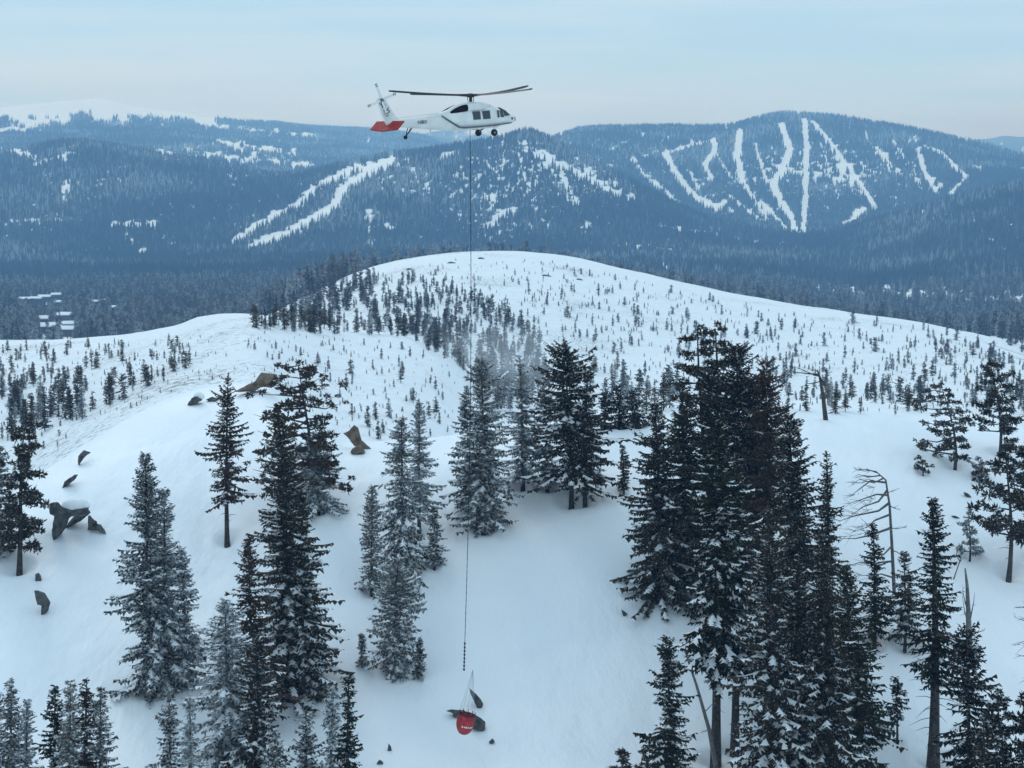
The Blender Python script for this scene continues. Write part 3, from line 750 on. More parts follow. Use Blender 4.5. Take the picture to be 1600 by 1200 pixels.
plant(1458, 1190, 1457, 772, 96, F, 'tall fir with long bare trunk at lower right', cb=.3, dens=11, snow=.12, needles='green', stubs=26, stub_len=2.4, rough=.5, trunk_r=.62)
plant(1414, 1010, 1412, 860, 74, F, 'dark low fir between swept dead tree and tall bare-trunked fir', cb=.1, dens=12, snow=.35)
plant(1512, 1240, 1510, 985, 84, F, 'dark-skirted fir with a broken jagged top at lower right', cb=.12, dens=12, snow=.15, needles='dark', top_pow=.25, rough=.5, stubs=10)
# --- right knoll pines
plant(1492, 728, 1470, 598, 100, P_, 'one-sided pine reaching left on the right knoll', limbs=34, per=40, cb=.1, clump=.62, flag=.4, needles='dark', updir=.02, flat=.6)
plant(1562, 708, 1548, 562, 78, P_, 'upright bushy pine on the right knoll near the edge', limbs=28, per=44, cb=.2, clump=.75, needles='dark', flat=.85)
plant(1576, 898, 1572, 684, 122, P_, 'leaning bare-stemmed pine at the right edge', limbs=30, per=44, cb=.25, clump=.85, needles='dark', stubs=10, flat=.7, top=1.4)
plant(1622, 880, 1606, 690, 90, P_, 'dark pine cut by the right picture edge', limbs=26, per=40, cb=.2, clump=.8, needles='dark')
plant(1442, 740, 1436, 712, 34, P_, 'small tangled shrub left of the one-sided pine', limbs=12, per=30, cb=.05, clump=.4)
plant(1533, 750, 1527, 714, 46, P_, 'small round shrub right below the one-sided pine', limbs=14, per=34, cb=.05, clump=.5, needles='frost')
plant(1515, 872, 1514, 800, 44, P_, 'small grey pine left of the leaning one', limbs=16, per=36, cb=.08, clump=.5, needles='frost')
# --- bottom edge
plant(975, 1290, 972, 1172, 70, P_, 'bushy treetop at the bottom edge left of the grove', limbs=18, per=40, cb=.2, clump=.6)
plant(1012, 1290, 1010, 1168, 50, P_, 'second bushy treetop at the bottom edge left of the grove', limbs=16, per=40, cb=.2, clump=.55)
plant(1565, 1300, 1560, 1078, 84, P_, 'pine with pads in the bottom right corner', limbs=26, per=42, cb=.15, clump=.75, snow=.3, flat=.5)
plant(1604, 1300, 1600, 1085, 74, P_, 'pine cut by the edge in the bottom right corner', limbs=24, per=42, cb=.15, clump=.75, snow=.3, flat=.5)
plant(1538, 1310, 1536, 1110, 70, F, 'dark young fir left of the corner pines', snow=.25)
# --- dead trees
snag(1398, 945, [(1394, 860), (1390, 790), (1384, 750), (1368, 736)], 'grey dead tree with all branches swept left on the knoll',
     [(.30, -60, -6, -.5), (.36, -72, 10, .6), (.42, -50, 22, -.8), (.50, -88, 18, .3), (.56, -62, 28, -.5), (.62, -80, 34, .8), (.68, -66, 14, 0), (.72, -58, 40, -.6), (.78, -56, 24, .4), (.84, -52, 10, -.2), (.9, -44, 4, .3), (.96, -36, -6, 0), (.99, -28, -4, .2),
      (.3, 34, 4, .2), (.4, 26, 12, .3), (.5, 24, -2, -.3), (.6, 18, 8, .2), (.7, 16, -6, .1)], twig=2.0)
snag(1290, 656, [(1286, 620), (1281, 590), (1277, 578)], 'bent dead trunk with an arm drooping left on the crest',
     [(.8, -40, -14, 0), (.85, -52, -4, .2), (.7, -28, 10, .3), (.75, 14, 22, 0), (.8, 18, 30, .2), (.95, -16, -6, 0)], bark=M_BARK, twig=1.0, r0=.5)
snag(1230, 1188, [(1229, 1120), (1226, 1085), (1224, 1055)], 'pale dead trunk in front of the front thicket',
     [(.6, -14, -12, 0), (.75, 8, -10, .1), (.5, 10, -8, .1)], r0=.24)
snag(1120, 1206, [(1108, 1140), (1088, 1070), (1066, 1004)], 'bare leaning trunk at the bottom of the grove',
     [(.85, -22, -6, 0), (.95, -14, -8, .1), (.6, 20, -14, .2), (.5, -16, 6, 0)], r0=.34)
snag(1514, 1010, [(1513, 960), (1511, 915), (1508, 888)], 'jagged splintered snag above the dark-skirted fir',
     [(.35, -14, -70, 0), (.4, 8, -58, .1), (.3, 26, -20, .1), (.55, -10, -40, 0)], r0=.5)
snag(1640, 1100, [(1636, 1030), (1630, 960), (1624, 925)], 'bare dead tree reaching in from the right edge',
     [(.5, -46, -6, 0), (.6, -52, 8, .2), (.7, -48, -10, .3), (.85, -44, 4, 0), (.4, -40, 6, 0)], twig=1.5)
snag(1490, 905, [(1502, 870), (1500, 850)], 'thin bare sapling left of the leaning pine', [(.5, 12, -20, 0), (.6, -8, -24, 0)], r0=.1)

# the near slope itself, with a hollow and a drifted rim round each foot
sub = slice(0, B[3] + 1)
for (wx, wy, wr) in WELLS:
    dd = np.hypot(GX[sub] - wx, GY[sub] - wy) / wr
    near = dd < 2.6
    if near.any():
        GZ[sub] += np.where(near, -.62 * wr * np.exp(-(dd / .8) ** 2) + .16 * wr * np.exp(-((dd - 1.5) / .5) ** 2), 0)
sheet('snow_slope', 0, B[3], 0, NC-1, M_SNOW, 'steep open snow slope with conifers under the helicopter')

# ------------------------------------------------------------------ small trees of the middle hills
rngm = np.random.default_rng(77)
def small_mesh(name, seed, H, R, kind, snow=.3, **kw):
    rng = np.random.default_rng(seed)
    (V, Fc), sn = fir_arrays(rng, H, R, dens=kw.pop('dens', 9), spray=kw.pop('spray', .42), snow=snow, **kw)
    t = trunk_mb(rng, H, .05 + .012*H, n=5); tv = np.array(t.v)
    tf = np.array([f for f in t.f if len(f) == 4])
    vs, fs, fm = [V, tv], [Fc, tf + len(V)], [np.zeros(len(Fc)), np.ones(len(tf))]
    if sn: fs.append(sn[1] + len(V) + len(tv)); vs.append(sn[0]); fm.append(np.full(len(sn[1]), 2))
    return mesh_np(name, np.concatenate(vs), fs, [M_NEEDLE[kind], M_BARK, M_CLUMP], face_mats=np.concatenate(fm))
SM = [small_mesh('small_conifer', 1, 9, 1.5, 'dark', .18), small_mesh('small_conifer', 2, 9, 1.25, 'dark', .25), small_mesh('small_conifer', 3, 9, 1.8, 'dark', .3, cb=.15, rough=.5),
      small_mesh('small_conifer', 4, 9, 1.4, 'frost', .35), small_mesh('small_conifer', 5, 9, 1.1, 'green', .15, narrow=.4), small_mesh('small_conifer', 6, 9, 2.2, 'dark', .3, top_pow=.4, rough=.6), small_mesh('small_conifer', 7, 9, 1.5, 'grey', .3), small_mesh('small_conifer', 8, 9, 1.9, 'grey', .15, rough=.5, cb=.2)]

def in_poly(u, v, poly):
    r = np.zeros(u.shape, bool); n = len(poly)
    for i in range(n):
        (a, b), (c, d) = poly[i], poly[(i+1) % n]
        r ^= ((b > v) != (d > v)) & (u < (c-a) * (v-b) / (d - b + 1e-12) + a)
    return r
# polygon, count, clumping, (v_top, px height at v_top, v_bottom, px height at v_bottom), label
HILL = [
 ([(0,548),(150,540),(270,532),(325,530),(300,570),(255,600),(180,635),(80,680),(0,690)], 200, .6, (540, 11, 660, 32), 'conifer on the left slope below the valley forest'),
 ([(-60,640),(60,640),(110,700),(80,720),(0,790),(-60,800)], 14, .3, (640, 22, 790, 34), 'conifer behind the ragged tree at the left edge'),
 ([(330,560),(420,525),(560,532),(640,540),(700,580),(700,680),(590,690),(520,640),(420,560)], 75, .35, (530, 8, 680, 24), 'tree on the middle snow shoulder left of the line'),
 ([(385,512),(520,524),(640,530),(700,552),(690,525),(560,505),(400,495)], 120, .2, (500, 22, 540, 26), 'conifer in the row behind the middle crest'),
 ([(430,500),(540,440),(600,430),(560,480),(480,505)], 110, .25, (430, 18, 505, 24), 'conifer on the wooded left flank of the domed hill'),
 ([(560,440),(640,432),(760,465),(800,490),(850,540),(860,590),(820,640),(770,640),(720,580),(640,530),(590,510),(570,480)], 470, .5, (435, 13, 620, 27), 'conifer in the dark gully wood across the domed hill'),
 ([(640,430),(700,412),(860,412),(1000,440),(1150,480),(1300,500),(1480,520),(1600,570),(1600,640),(1450,640),(1200,600),(1000,560),(880,540),(800,480),(720,450)], 380, .78, (410, 6, 640, 20), 'conifer scattered on the bright face of the domed hill'),
 ([(900,560),(1000,575),(1060,590),(1060,640),(980,650),(930,620)], 34, .2, (560, 22, 640, 40), 'conifer between the col trees and the right-hand grove'),
 ([(1180,600),(1300,590),(1440,610),(1440,662),(1180,660)], 66, .3, (595, 17, 662, 33), 'conifer in the row just behind the right knoll'),
 ([(1440,520),(1600,560),(1640,600),(1640,680),(1520,640)], 50, .3, (520, 14, 680, 26), 'conifer on the hillside behind the right knoll pines'),
 ([(1540,520),(1600,508),(1680,500),(1680,560),(1600,552)], 90, .1, (505, 16, 555, 22), 'conifer on the small wooded hill at the right edge'),
 ([(0,545),(150,537),(300,528),(420,520),(640,535),(720,585),(700,690),(560,690),(420,600),(300,600),(180,650),(60,720),(0,740)], 420, .35, (530, 4, 690, 8), 'twig-like sapling on the middle snow shoulder'),
 ([(560,432),(700,405),(860,410),(1000,440),(1150,478),(1300,500),(1480,522),(1600,568),(1640,640),(1450,650),(1200,640),(1000,600),(900,570),(800,480)], 900, .45, (405, 3.5, 650, 8), 'twig-like sapling on the domed hill'),
]
spots = []
for poly, cnt, cl, (va, ha, vb_, hb), lab in HILL:
    pu = [p[0] for p in poly]; pv = [p[1] for p in poly]; got = 0; guard = 0
    while got < cnt and guard < 40:
        guard += 1
        u = rngm.uniform(min(pu), max(pu), 4*cnt); v = rngm.uniform(min(pv), max(pv), 4*cnt)
        ok = in_poly(u, v, poly) & (fbm(u/24, v/11, 91, 3) > cl * .82 * (rngm.random(4*cnt) * .5 + .6))
        u, v = u[ok][:cnt-got], v[ok][:cnt-got]
        if not len(u): continue
        x, y, z = hit(u, v, 255.0, 2600.0, 300)
        hp = np.interp(v, [va, vb_], [ha, hb]) * np.clip(rngm.lognormal(0, .40, len(u)), .4, 1.55)
        for i in range(len(u)):
            if y[i] > 258: spots.append((x[i], y[i], z[i], float(np.clip(hp[i] * y[i] / FPX, .6, 24)), hp[i], lab + ', ' + ('upper', 'middle', 'lower')[int(np.clip((v[i]-min(pv)) / (max(pv)-min(pv)) * 3, 0, 2))] + ' ' + ('left', 'central', 'right')[int(np.clip((u[i]-min(pu)) / (max(pu)-min(pu)) * 3, 0, 2))] + ' part'))
        got += len(u)
spots.sort(key=lambda s: -s[4])
VARIANT = ['pointed', 'slender', 'bare-footed', 'pale frosted', 'column-like', 'broad ragged', 'greyish', 'wide grey']
N_IND = 300 - TREE_N[0]
first_small = []
for i, (x, y, z, h, hp, lab) in enumerate(spots[:N_IND]):
    k = int(rngm.integers(0, len(SM))) if 'gully' not in lab else int(rngm.choice([0, 3, 4, 6, 6, 7, 7]))
    lab = ('tall ' if hp > 34 else '') + VARIANT[k] + ' ' + lab
    o = link('conifer', SM[k], None, (x, y, z - .1), (0, 0, rngm.uniform(0, 6.28)), label=lab, category='tree', group='small trees on the middle hills')
    sx = h / 9 * rngm.uniform(.8, 1.25); o.scale = (sx, sx, h / 9)
    if len(first_small) == k or (len(first_small) < 8 and o.data not in [q.data for q in first_small]): first_small.append(o)

# ------------------------------------------------------------------ forests too dense to count: points carrying trees
def forest(name, pts, scl, label, sources=None, wid=1.0):
    me = bpy.data.meshes.new(name); me.vertices.add(len(pts)); me.vertices.foreach_set('co', np.asarray(pts, np.float32).ravel())
    a = me.attributes.new('tree_scale', 'FLOAT_VECTOR', 'POINT'); a.data.foreach_set('vector', np.asarray(scl, np.float32).ravel())
    a = me.attributes.new('tree_turn', 'FLOAT_VECTOR', 'POINT')
    rot = np.zeros((len(pts), 3), np.float32); rot[:, 2] = np.random.default_rng(5).uniform(0, 6.28, len(pts)); a.data.foreach_set('vector', rot.ravel())
    o = link(name, me, kind='stuff', label=label, category='forest')
    ng = bpy.data.node_groups.new(name, 'GeometryNodeTree')
    ng.interface.new_socket('Geometry', in_out='INPUT', socket_type='NodeSocketGeometry')
    ng.interface.new_socket('Geometry', in_out='OUTPUT', socket_type='NodeSocketGeometry')
    N = ng.nodes; gi, go = N.new('NodeGroupInput'), N.new('NodeGroupOutput')
    iop = N.new('GeometryNodeInstanceOnPoints')
    ng.links.new(gi.outputs[0], iop.inputs['Points'])
    if sources:
        gti = N.new('GeometryNodeGeometryToInstance')
        for s in sources:
            ob = N.new('GeometryNodeObjectInfo'); ob.inputs['Object'].default_value = s; ob.inputs['As Instance'].default_value = True
            ob.transform_space = 'ORIGINAL'
            ng.links.new(ob.outputs['Geometry'], gti.inputs[0])
        jn = N.new('GeometryNodeJoinGeometry')
        for nd in [q for q in N if q.bl_idname == 'GeometryNodeObjectInfo']: ng.links.new(nd.outputs['Geometry'], jn.inputs[0])
        N.remove(gti)
        ng.links.new(jn.outputs[0], iop.inputs['Instance']); iop.inputs['Pick Instance'].default_value = True
        ri = N.new('FunctionNodeRandomValue'); ri.data_type = 'INT'
        ii = [s for s in ri.inputs if s.enabled and s.name in ('Min', 'Max')]
        ii[0].default_value = 0; ii[1].default_value = len(sources) - 1
        ro = [s for s in ri.outputs if s.enabled][0]
        ng.links.new(ro, iop.inputs['Instance Index'])
    else:
        c = N.new('GeometryNodeMeshCone'); c.inputs['Vertices'].default_value = 5
        c.inputs['Radius Bottom'].default_value = .15 * wid; c.inputs['Radius Top'].default_value = .012; c.inputs['Depth'].default_value = 1.0
        sm = N.new('GeometryNodeSetMaterial'); sm.inputs['Material'].default_value = M_FAR_TREE
        ng.links.new(c.outputs['Mesh'], sm.inputs['Geometry']); ng.links.new(sm.outputs[0], iop.inputs['Instance'])
    na = N.new('GeometryNodeInputNamedAttribute'); na.data_type = 'FLOAT_VECTOR'; na.inputs['Name'].default_value = 'tree_scale'
    ng.links.new([s for s in na.outputs if s.enabled and s.name == 'Attribute'][0], iop.inputs['Scale'])
    nr = N.new('GeometryNodeInputNamedAttribute'); nr.data_type = 'FLOAT_VECTOR'; nr.inputs['Name'].default_value = 'tree_turn'
    e2r = N.new('FunctionNodeEulerToRotation')
    ng.links.new([s for s in nr.outputs if s.enabled and s.name == 'Attribute'][0], e2r.inputs[0]); ng.links.new(e2r.outputs[0], iop.inputs['Rotation'])
    ng.links.new(iop.outputs[0], go.inputs[0])
    md = o.modifiers.new('trees', 'NODES'); md.node_group = ng
    return o

rest = spots[N_IND:]
hs = np.array([s[3] for s in rest])
forest('small_trees', [s[:3] for s in rest], np.stack([hs/9*rngm.uniform(.8, 1.3, len(hs))]*2 + [hs/9], 1),
       'tiny far conifers and shrubs strewn over the snowy middle hills', first_small)

def fill(y0, y1, dens_km2, h_lo, h_hi, seed, s_lim=.385, keep=None, min_seen=6.0):
    """Random forest points between two distances, left out on open snow and where nothing can be seen."""
    rng = np.random.default_rng(seed)
    area = s_lim * (y1*y1 - y0*y0) / 1e6; n = int(area * dens_km2)
    y = np.sqrt(rng.uniform(y0*y0, y1*y1, n)); s = rng.uniform(-s_lim, s_lim, n); x = s * y
    z = height(x, y); u, v = proj(x, y, z)
    h = rng.uniform(h_lo, h_hi, n) * rng.choice([1, 1, .8, .6], n)
    c = snow_cover(u, v, y, z)
    ok = c < rng.uniform(.15, .75, n)
    # seen over nearer ground?
    j = np.clip(np.searchsorted(COLS, s), 0, NC - 1)
    i = np.clip(np.array([0]*n), 0, 0)
    lo = np.zeros(n, int); hi = np.full(n, GY.shape[0] - 1)
    for _ in range(11):
        mid = (lo + hi) // 2; less = GY[mid, j] < y; lo = np.where(less, mid, lo); hi = np.where(less, hi, mid)
    ok &= (z + h + min_seen) / y > RUNMAX[np.maximum(lo - 1, 0), j]
    if keep is not None: ok &= keep(u, v, y)
    x, y, z, h = x[ok], y[ok], z[ok], h[ok]
    w = h * rng.uniform(.75, 1.25, len(h))
    return np.stack([x, y, z], 1), h, w

HOUSES = [ # u, v, width m, depth m, height m, turn
 (40,474,16,9,5,.1),(57,475,15,9,6,-.1),(70,472,17,10,6,.05),(88,470,13,9,7,.2),(92,478,9,8,4,0),
 (70,508,13,10,5,.05),(101,504,15,9,6,-.05),(108,516,11,8,4.5,.1),(106,526,15,9,5,0),(77,521,18,11,5,.3),
 (149,479,9,7,5,0),(162,476,7,6,5,.2),(178,489,8,7,5,-.1)]
hx, hy, hz = hit([h[0] for h in HOUSES], [h[1] for h in HOUSES], 800.0, 5000.0, 400)
def valley_keep(u, v, y):
    k = np.ones(u.shape, bool)
    for (a, b, w, *_), Y in zip(HOUSES, hy):
        k &= ~((np.abs(u - a) < w*.8) & (v - b > -3) & (v - b < 17))
        k &= ~((np.abs(u - a) < w*.7) & (v - b > 0) & (v - b < 34) & (_hash(np.floor(u*7), np.floor(v*5), 9) < .8))
    return k
p1, h1, w1 = fill(1240, 1900, 24000, 13, 25, 21, keep=lambda u, v, y: valley_keep(u, v, y) & ((u < 545) | (y > 1300) ) & ~((u > 560) & (u < 1560) & (y < 1450)))
p2, h2, w2 = fill(1900, 3300, 17000, 16, 26, 22, keep=valley_keep)
forest('hillside_forest', p1, np.stack([w1/9, w1/9, h1/9], 1), 'grey-brown wood running behind the left shoulder up to the domed hill', [q for q in first_small if q.data in (SM[3], SM[6], SM[7])])
pts, hh_, ww_ = p2, h2, w2
forest('valley_forest', pts, np.stack([ww_/9, ww_/9, hh_/9], 1), 'dense grey-blue conifer forest on the valley floor', [q for q in first_small if q.data in (SM[3], SM[6], SM[7], SM[1])])
p3, h3, w3 = fill(3300, 4700, 11000, 17, 27, 23)
p4, h4, w4 = fill(4700, 7000, 9000, 18, 28, 24)
p5, h5, w5 = fill(7000, 12400, 5200, 20, 32, 25)
pts = np.concatenate([p3, p4, p5]); hh_ = np.concatenate([h3, h4, h5]); ww_ = np.concatenate([w3, w4, w5*1.2]); pts[:, 2] -= 0.0
forest('mountain_forest', pts, np.stack([ww_, ww_, hh_], 1) , 'blue hazy forest covering the far mountains around the ski runs')
print('forest points', len(p1), len(p2), len(p3), len(p4), len(p5), 'spots', len(spots), 'planted', TREE_N[0])

# ------------------------------------------------------------------ village houses
M_WALL = simple('house_wall', (.07, .055, .045), (.13, .10, .085), .4, .8)
M_GLASS, *_g = mat('window_glass', (.03, .04, .05), .15, .5)
HL = ['leftmost house of the upper village row under a long snowy roof', 'second house of the upper village row', 'third and longest house of the upper village row',
      'house with bright roof at the right end of the upper village row', 'small hut just below the right end of the upper row',
      'left house of the lower village clearing with thick snowy roof', 'topmost house of the lower village clearing', 'small house in the right of the lower clearing',
      'lowest right house of the lower clearing', 'wide snow-buried house at the bottom of the lower clearing',
      'lone cabin in the forest right of the upper village row', 'tiny cabin beside the lone forest cabin', 'cabin with a snowy yard right of the village']
for (u, v, w, d, h, a), x, y, z, lab in zip(HOUSES, hx, hy, hz, HL):
    w, d, h = w * 1.15, d * .95, h * 1.45
    root = link('house', None, None, (x, y, z), (0, 0, a), label=lab, category='house', group='village houses in the valley')
    MB().box((0, 0, h/2 - .5), (w, d, h + 1)).build('wall', M_WALL, root)
    e_ = .9; rh = d * .28
    r = MB(); poly = [(0, -d/2-e_, h), (0, 0, h+rh), (0, d/2+e_, h), (0, d/2+e_, h+.9), (0, 0, h+rh+1.1), (0, -d/2-e_, h+.9)]
    r.prism(poly, w + 2*e_, (1, 0, 0))
    ro = r.build('roof', M_CLUMP, root)
    MB().box((w*.22, d*.12, h+rh+1.0), (1.0, 1.0, 2.2)).build('chimney', M_ROCK, ro)
    for k in (-.3, 0, .3):
        MB().box((k*w, -d/2 - .03, h*.5), (1.5, .12, 1.5)).build('window', M_GLASS, root)

# ------------------------------------------------------------------ rocks
def crag(poly, label, seed, m=None, depth=1.0, base=None, cap=None, name='rock'):
    """Angular outcrop: outline in photo pixels, a broken front face, real depth behind it."""
    rng = np.random.default_rng(seed); m = m or M_ROCK
    pu = np.array([p[0] for p in poly], float); pv = np.array([p[1] for p in poly], float)
    bu, bv = base or (pu.mean(), pv.max() - 1)
    x, y, z = (float(a[0]) for a in hit([bu], [bv])); k = y / FPX; n_ = len(poly)
    X, _, Z = ray(pu, pv, y); X = X - x; Z = Z - z
    D = depth * k * max(pu.max() - pu.min(), 8) * .6
    front = np.stack([X, rng.uniform(-.12, .10, n_) * D, Z], 1)
    c = front.mean(0)
    mid = c + (front - c) * rng.uniform(.45, .72, n_)[:, None]; mid[:, 1] = -D * rng.uniform(.15, .42, n_)
    back = c + (front - c) * rng.uniform(.7, 1.0, n_)[:, None]; back[:, 1] = D * rng.uniform(.8, 1.3, n_); back[:, 2] -= .12 * D
    cc = c.copy(); cc[1] = -D * .34; cb_ = c.copy(); cb_[1] = D * 1.3
    vs = np.concatenate([front, mid, back, [cc], [cb_]]); fs = []
    for i in range(n_):
        j = (i + 1) % n_
        fs += [(i, j, n_+j), (i, n_+j, n_+i), (n_+i, n_+j, 3*n_), (i, 2*n_+i, 2*n_+j), (i, 2*n_+j, j), (2*n_+i, 3*n_+1, 2*n_+j)]
    root = link(name, None, None, (x, y, z), label=label, category='rock', group='rocks poking out of the snow')
    st = MB().add(vs, fs).build('stone', m, root)
    import bmesh
    bm = bmesh.new(); bm.from_mesh(st.data); bmesh.ops.subdivide_edges(bm, edges=bm.edges[:], cuts=3, use_grid_fill=True)
    sc = max(D, .3)
    for vv in bm.verts:
        c3 = np.array(vv.co) / sc * 3.0
        nn = float(vnoise(np.array([c3[0] + c3[1]*.7]), np.array([c3[2] + c3[1]*.4]), seed)[0]) + .5*float(vnoise(np.array([c3[0]*2.3 - c3[1]]), np.array([c3[2]*2.3]), seed+5)[0])
        vv.co += vv.normal * (nn - .75) * .13 * sc
    bm.to_mesh(st.data); bm.free()
    if cap:
        for (u0, v0, u1, v1) in cap:
            ax, _, az = ray((u0+u1)/2, max(v0, v1), y); W = (u1-u0)*k/2; Hc = (max(v0, v1)-min(v0, v1))*k
            g = MB(); NR = 14
            g.loft([[(float(ax)-x + W*r_*math.cos(t)*(1+.12*math.sin(3*t)), D*.55 + W*.55*r_*math.sin(t)*(1+.1*math.cos(2*t)), float(az)-z + zz*Hc + .05*math.sin(2*t)) for t in np.linspace(0, 2*math.pi, NR, endpoint=False)]
                    for r_, zz in ((.9, -.15), (1.0, .15), (.85, .6), (.5, .92), (.1, 1.0))]).build('snow_cap', M_CLUMP, root, smooth=True)
    return root
crag([(78,786),(86,785),(89,793),(112,795),(137,794),(142,801),(117,803),(104,811),(99,825),(97,834),(83,846),(81,829),(85,806),(78,802)], 'large dark overhanging boulder with a thick snow cap beside the ragged left tree', 3, depth=.45, cap=[(92, 795, 138, 781)])
crag([(98,827),(118,804),(140,801),(132,808),(123,816),(107,824)], 'thin dark slab slanting under the large overhanging boulder', 4, depth=.5)
crag([(138,806),(141,812),(149,813),(145,822),(154,826),(156,820),(166,834),(153,829),(137,828)], 'small jagged rock just right of the large boulder', 5, depth=.5)
crag([(97,762),(101,752),(116,742),(121,741),(116,750),(107,757)], 'slanted grey rock above the large boulder', 6, depth=.8)
crag([(122,713),(130,704),(140,707),(130,715),(122,727)], 'upper pointed rock where the left slope begins', 7, depth=.8)
crag([(55,897),(60,895),(63,900),(64,908),(55,909)], 'fist-like little rock above the curved one', 8)
crag([(53,923),(68,927),(76,943),(73,957),(64,962),(68,947),(58,945)], 'curved grey-green rock alone on the lower left snow', 9, depth=.7)
crag([(293,634),(299,622),(308,619),(316,625),(303,631)], 'dark overhanging rock on the left ridge', 10, cap=[(300, 623, 318, 614)])
crag([(322,624),(331,620),(342,623),(337,628),(326,628)], 'low dark rock right of the overhanging one on the ridge', 11)
crag([(367,612),(380,605),(399,595),(408,582),(433,585),(435,599),(424,606),(407,605),(394,612)], 'long brown rock slab behind the wind-torn fir', 12, m=M_ROCKB, depth=.4, base=(400, 614))
crag([(553,664),(559,668),(562,679),(566,691),(580,701),(563,702),(553,697),(546,686),(536,677),(545,674)], 'brown pointed rock face right of the wind-torn fir', 13, m=M_ROCKB, depth=.35, base=(560, 702))
crag([(546,707),(552,700),(564,695),(570,708),(554,711)], 'lower brown rock block under the pointed one', 14, m=M_ROCKB, depth=.9)
crag([(741,1119),(750,1123),(758,1130),(758,1140),(752,1143),(741,1139),(734,1134)], 'dark brown rock right behind the red bucket', 15, depth=.9)
crag([(733,1075),(740,1082),(750,1092),(755,1100),(752,1107),(746,1106),(740,1095),(736,1086)], 'slanted grey rock sliver above the red bucket', 16, depth=.6)
crag([(697,1111),(704,1109),(725,1112),(740,1119),(728,1123),(717,1121),(714,1117),(709,1120),(707,1114)], 'thin dark rock ledge left of the red bucket', 17, depth=.4)
crag([(764,1160),(769,1155),(773,1159),(768,1163)], 'tiny dark stone below right of the red bucket', 18)
crag([(605,1174),(607,1162),(611,1168),(612,1174)], 'small dark stub on the snow left of the bucket', 19)
crag([(588,1194),(592,1187),(598,1190),(599,1195)], 'small dark stone at the bottom edge right of the twin spires', 20)
crag([(575,996),(577,991),(581,993),(580,997)], 'tiny dark stone above right of the left sapling', 21)
crag([(971,952),(976,956),(981,959),(978,962),(974,964)], 'twig-like dark stone on the open snow left of the grove', 22)
for q, (cu, cv, cw, lab) in enumerate([(706, 411, 16, 'wind-scoured stony patch on top of the domed hill left of the line'), (752, 404, 12, 'thin bare stony strip on the hilltop right of the line'),
        (853, 431, 17, 'dark stony patch on the right shoulder of the domed hill'), (905, 437, 12, 'small bare patch further right on the domed hill'), (640, 421, 12, 'bare stony patch on the left brow of the domed hill')]):
    crag([(cu-cw*.5, cv), (cu-cw*.2, cv-2.2), (cu+cw*.25, cv-1.6), (cu+cw*.5, cv+.8), (cu+cw*.1, cv+1.5)], lab, 60+q, m=M_ROCKB, depth=.5)
crag([(1506,769),(1511,770),(1518,776),(1516,778),(1509,774)], 'thin dark rock on the right knoll below the shrub', 23)
crag([(1488,806),(1494,806),(1500,810),(1492,810)], 'flat dark stone on the snow left of the small grey pine', 24)

# ------------------------------------------------------------------ helicopter
HELI_Y, YAW, NOSE_UP = 165.0, math.radians(33), math.radians(4)
hub = np.array([float(a) for a in ray(735, 149, HELI_Y)])
M_WHITE, n, l, b = mat('white_paint', (.80, .80, .78), .35, .5); vary(n, l, b, (.70, .70, .68), (.82, .82, .80), .9)
M_GREY = simple('grey_stripe', (.10, .11, .12), (.15, .16, .17), 2, .5)
M_BLACK = simple('black_metal', (.012, .013, .016), (.03, .032, .036), 3, .55, .4)
M_RED, n, l, b = mat('red_paint', (.34, .02, .018), .6, .1); vary(n, l, b, (.28, .016, .015), (.38, .028, .022), 1.5)
M_WIN, *_g = mat('dark_glass', (.03, .045, .055), .12, .6)
M_SOOT = simple('sooty_metal', (.008, .008, .009), (.02, .02, .021), 3, .95, .05)
M_TYRE = simple('tyre', (.012, .012, .013), (.025, .025, .025), 4, .8)
heli = link('helicopter', None, None, tuple(hub), (0, 0, YAW), label='white utility helicopter with red tail plane hovering above the valley', category='helicopter')
heli.rotation_mode = 'XYZ'
from mathutils import Matrix, Vector
heli.rotation_euler = (Matrix.Rotation(YAW, 3, 'Z') @ Matrix.Rotation(-NOSE_UP, 3, 'Y')).to_euler()
def ring(x, zt, zb, hw, n=20, e=2.8):
    out = []
    for k in range(n):
        t = 2*math.pi*k/n; c, s = math.cos(t), math.sin(t)
        out.append((x, hw*math.copysign(abs(c)**(2/e), c), (zt+zb)/2 + (zt-zb)/2*math.copysign(abs(s)**(2/e), s)))
    return out
SEC = [(4.98,-2.42,-2.72,.22),(4.8,-2.2,-2.95,.5),(4.4,-2.02,-3.08,.74),(3.9,-1.92,-3.15,.9),(3.55,-1.80,-3.18,.99),(2.75,-1.32,-3.32,1.12),(2.3,-1.18,-3.36,1.2),
       (0,-1.15,-3.4,1.24),(-1.9,-1.18,-3.4,1.24),(-2.7,-1.28,-3.36,1.15),(-3.5,-1.48,-3.28,.95),(-4.3,-1.66,-3.16,.72),(-5.5,-1.78,-3.0,.56),(-7.2,-1.86,-2.8,.45),(-8.8,-1.92,-2.56,.34),(-9.7,-1.96,-2.36,.2)]
body = MB().loft([ring(*s) for s in SEC]).build('fuselage', M_WHITE, heli, smooth=True)
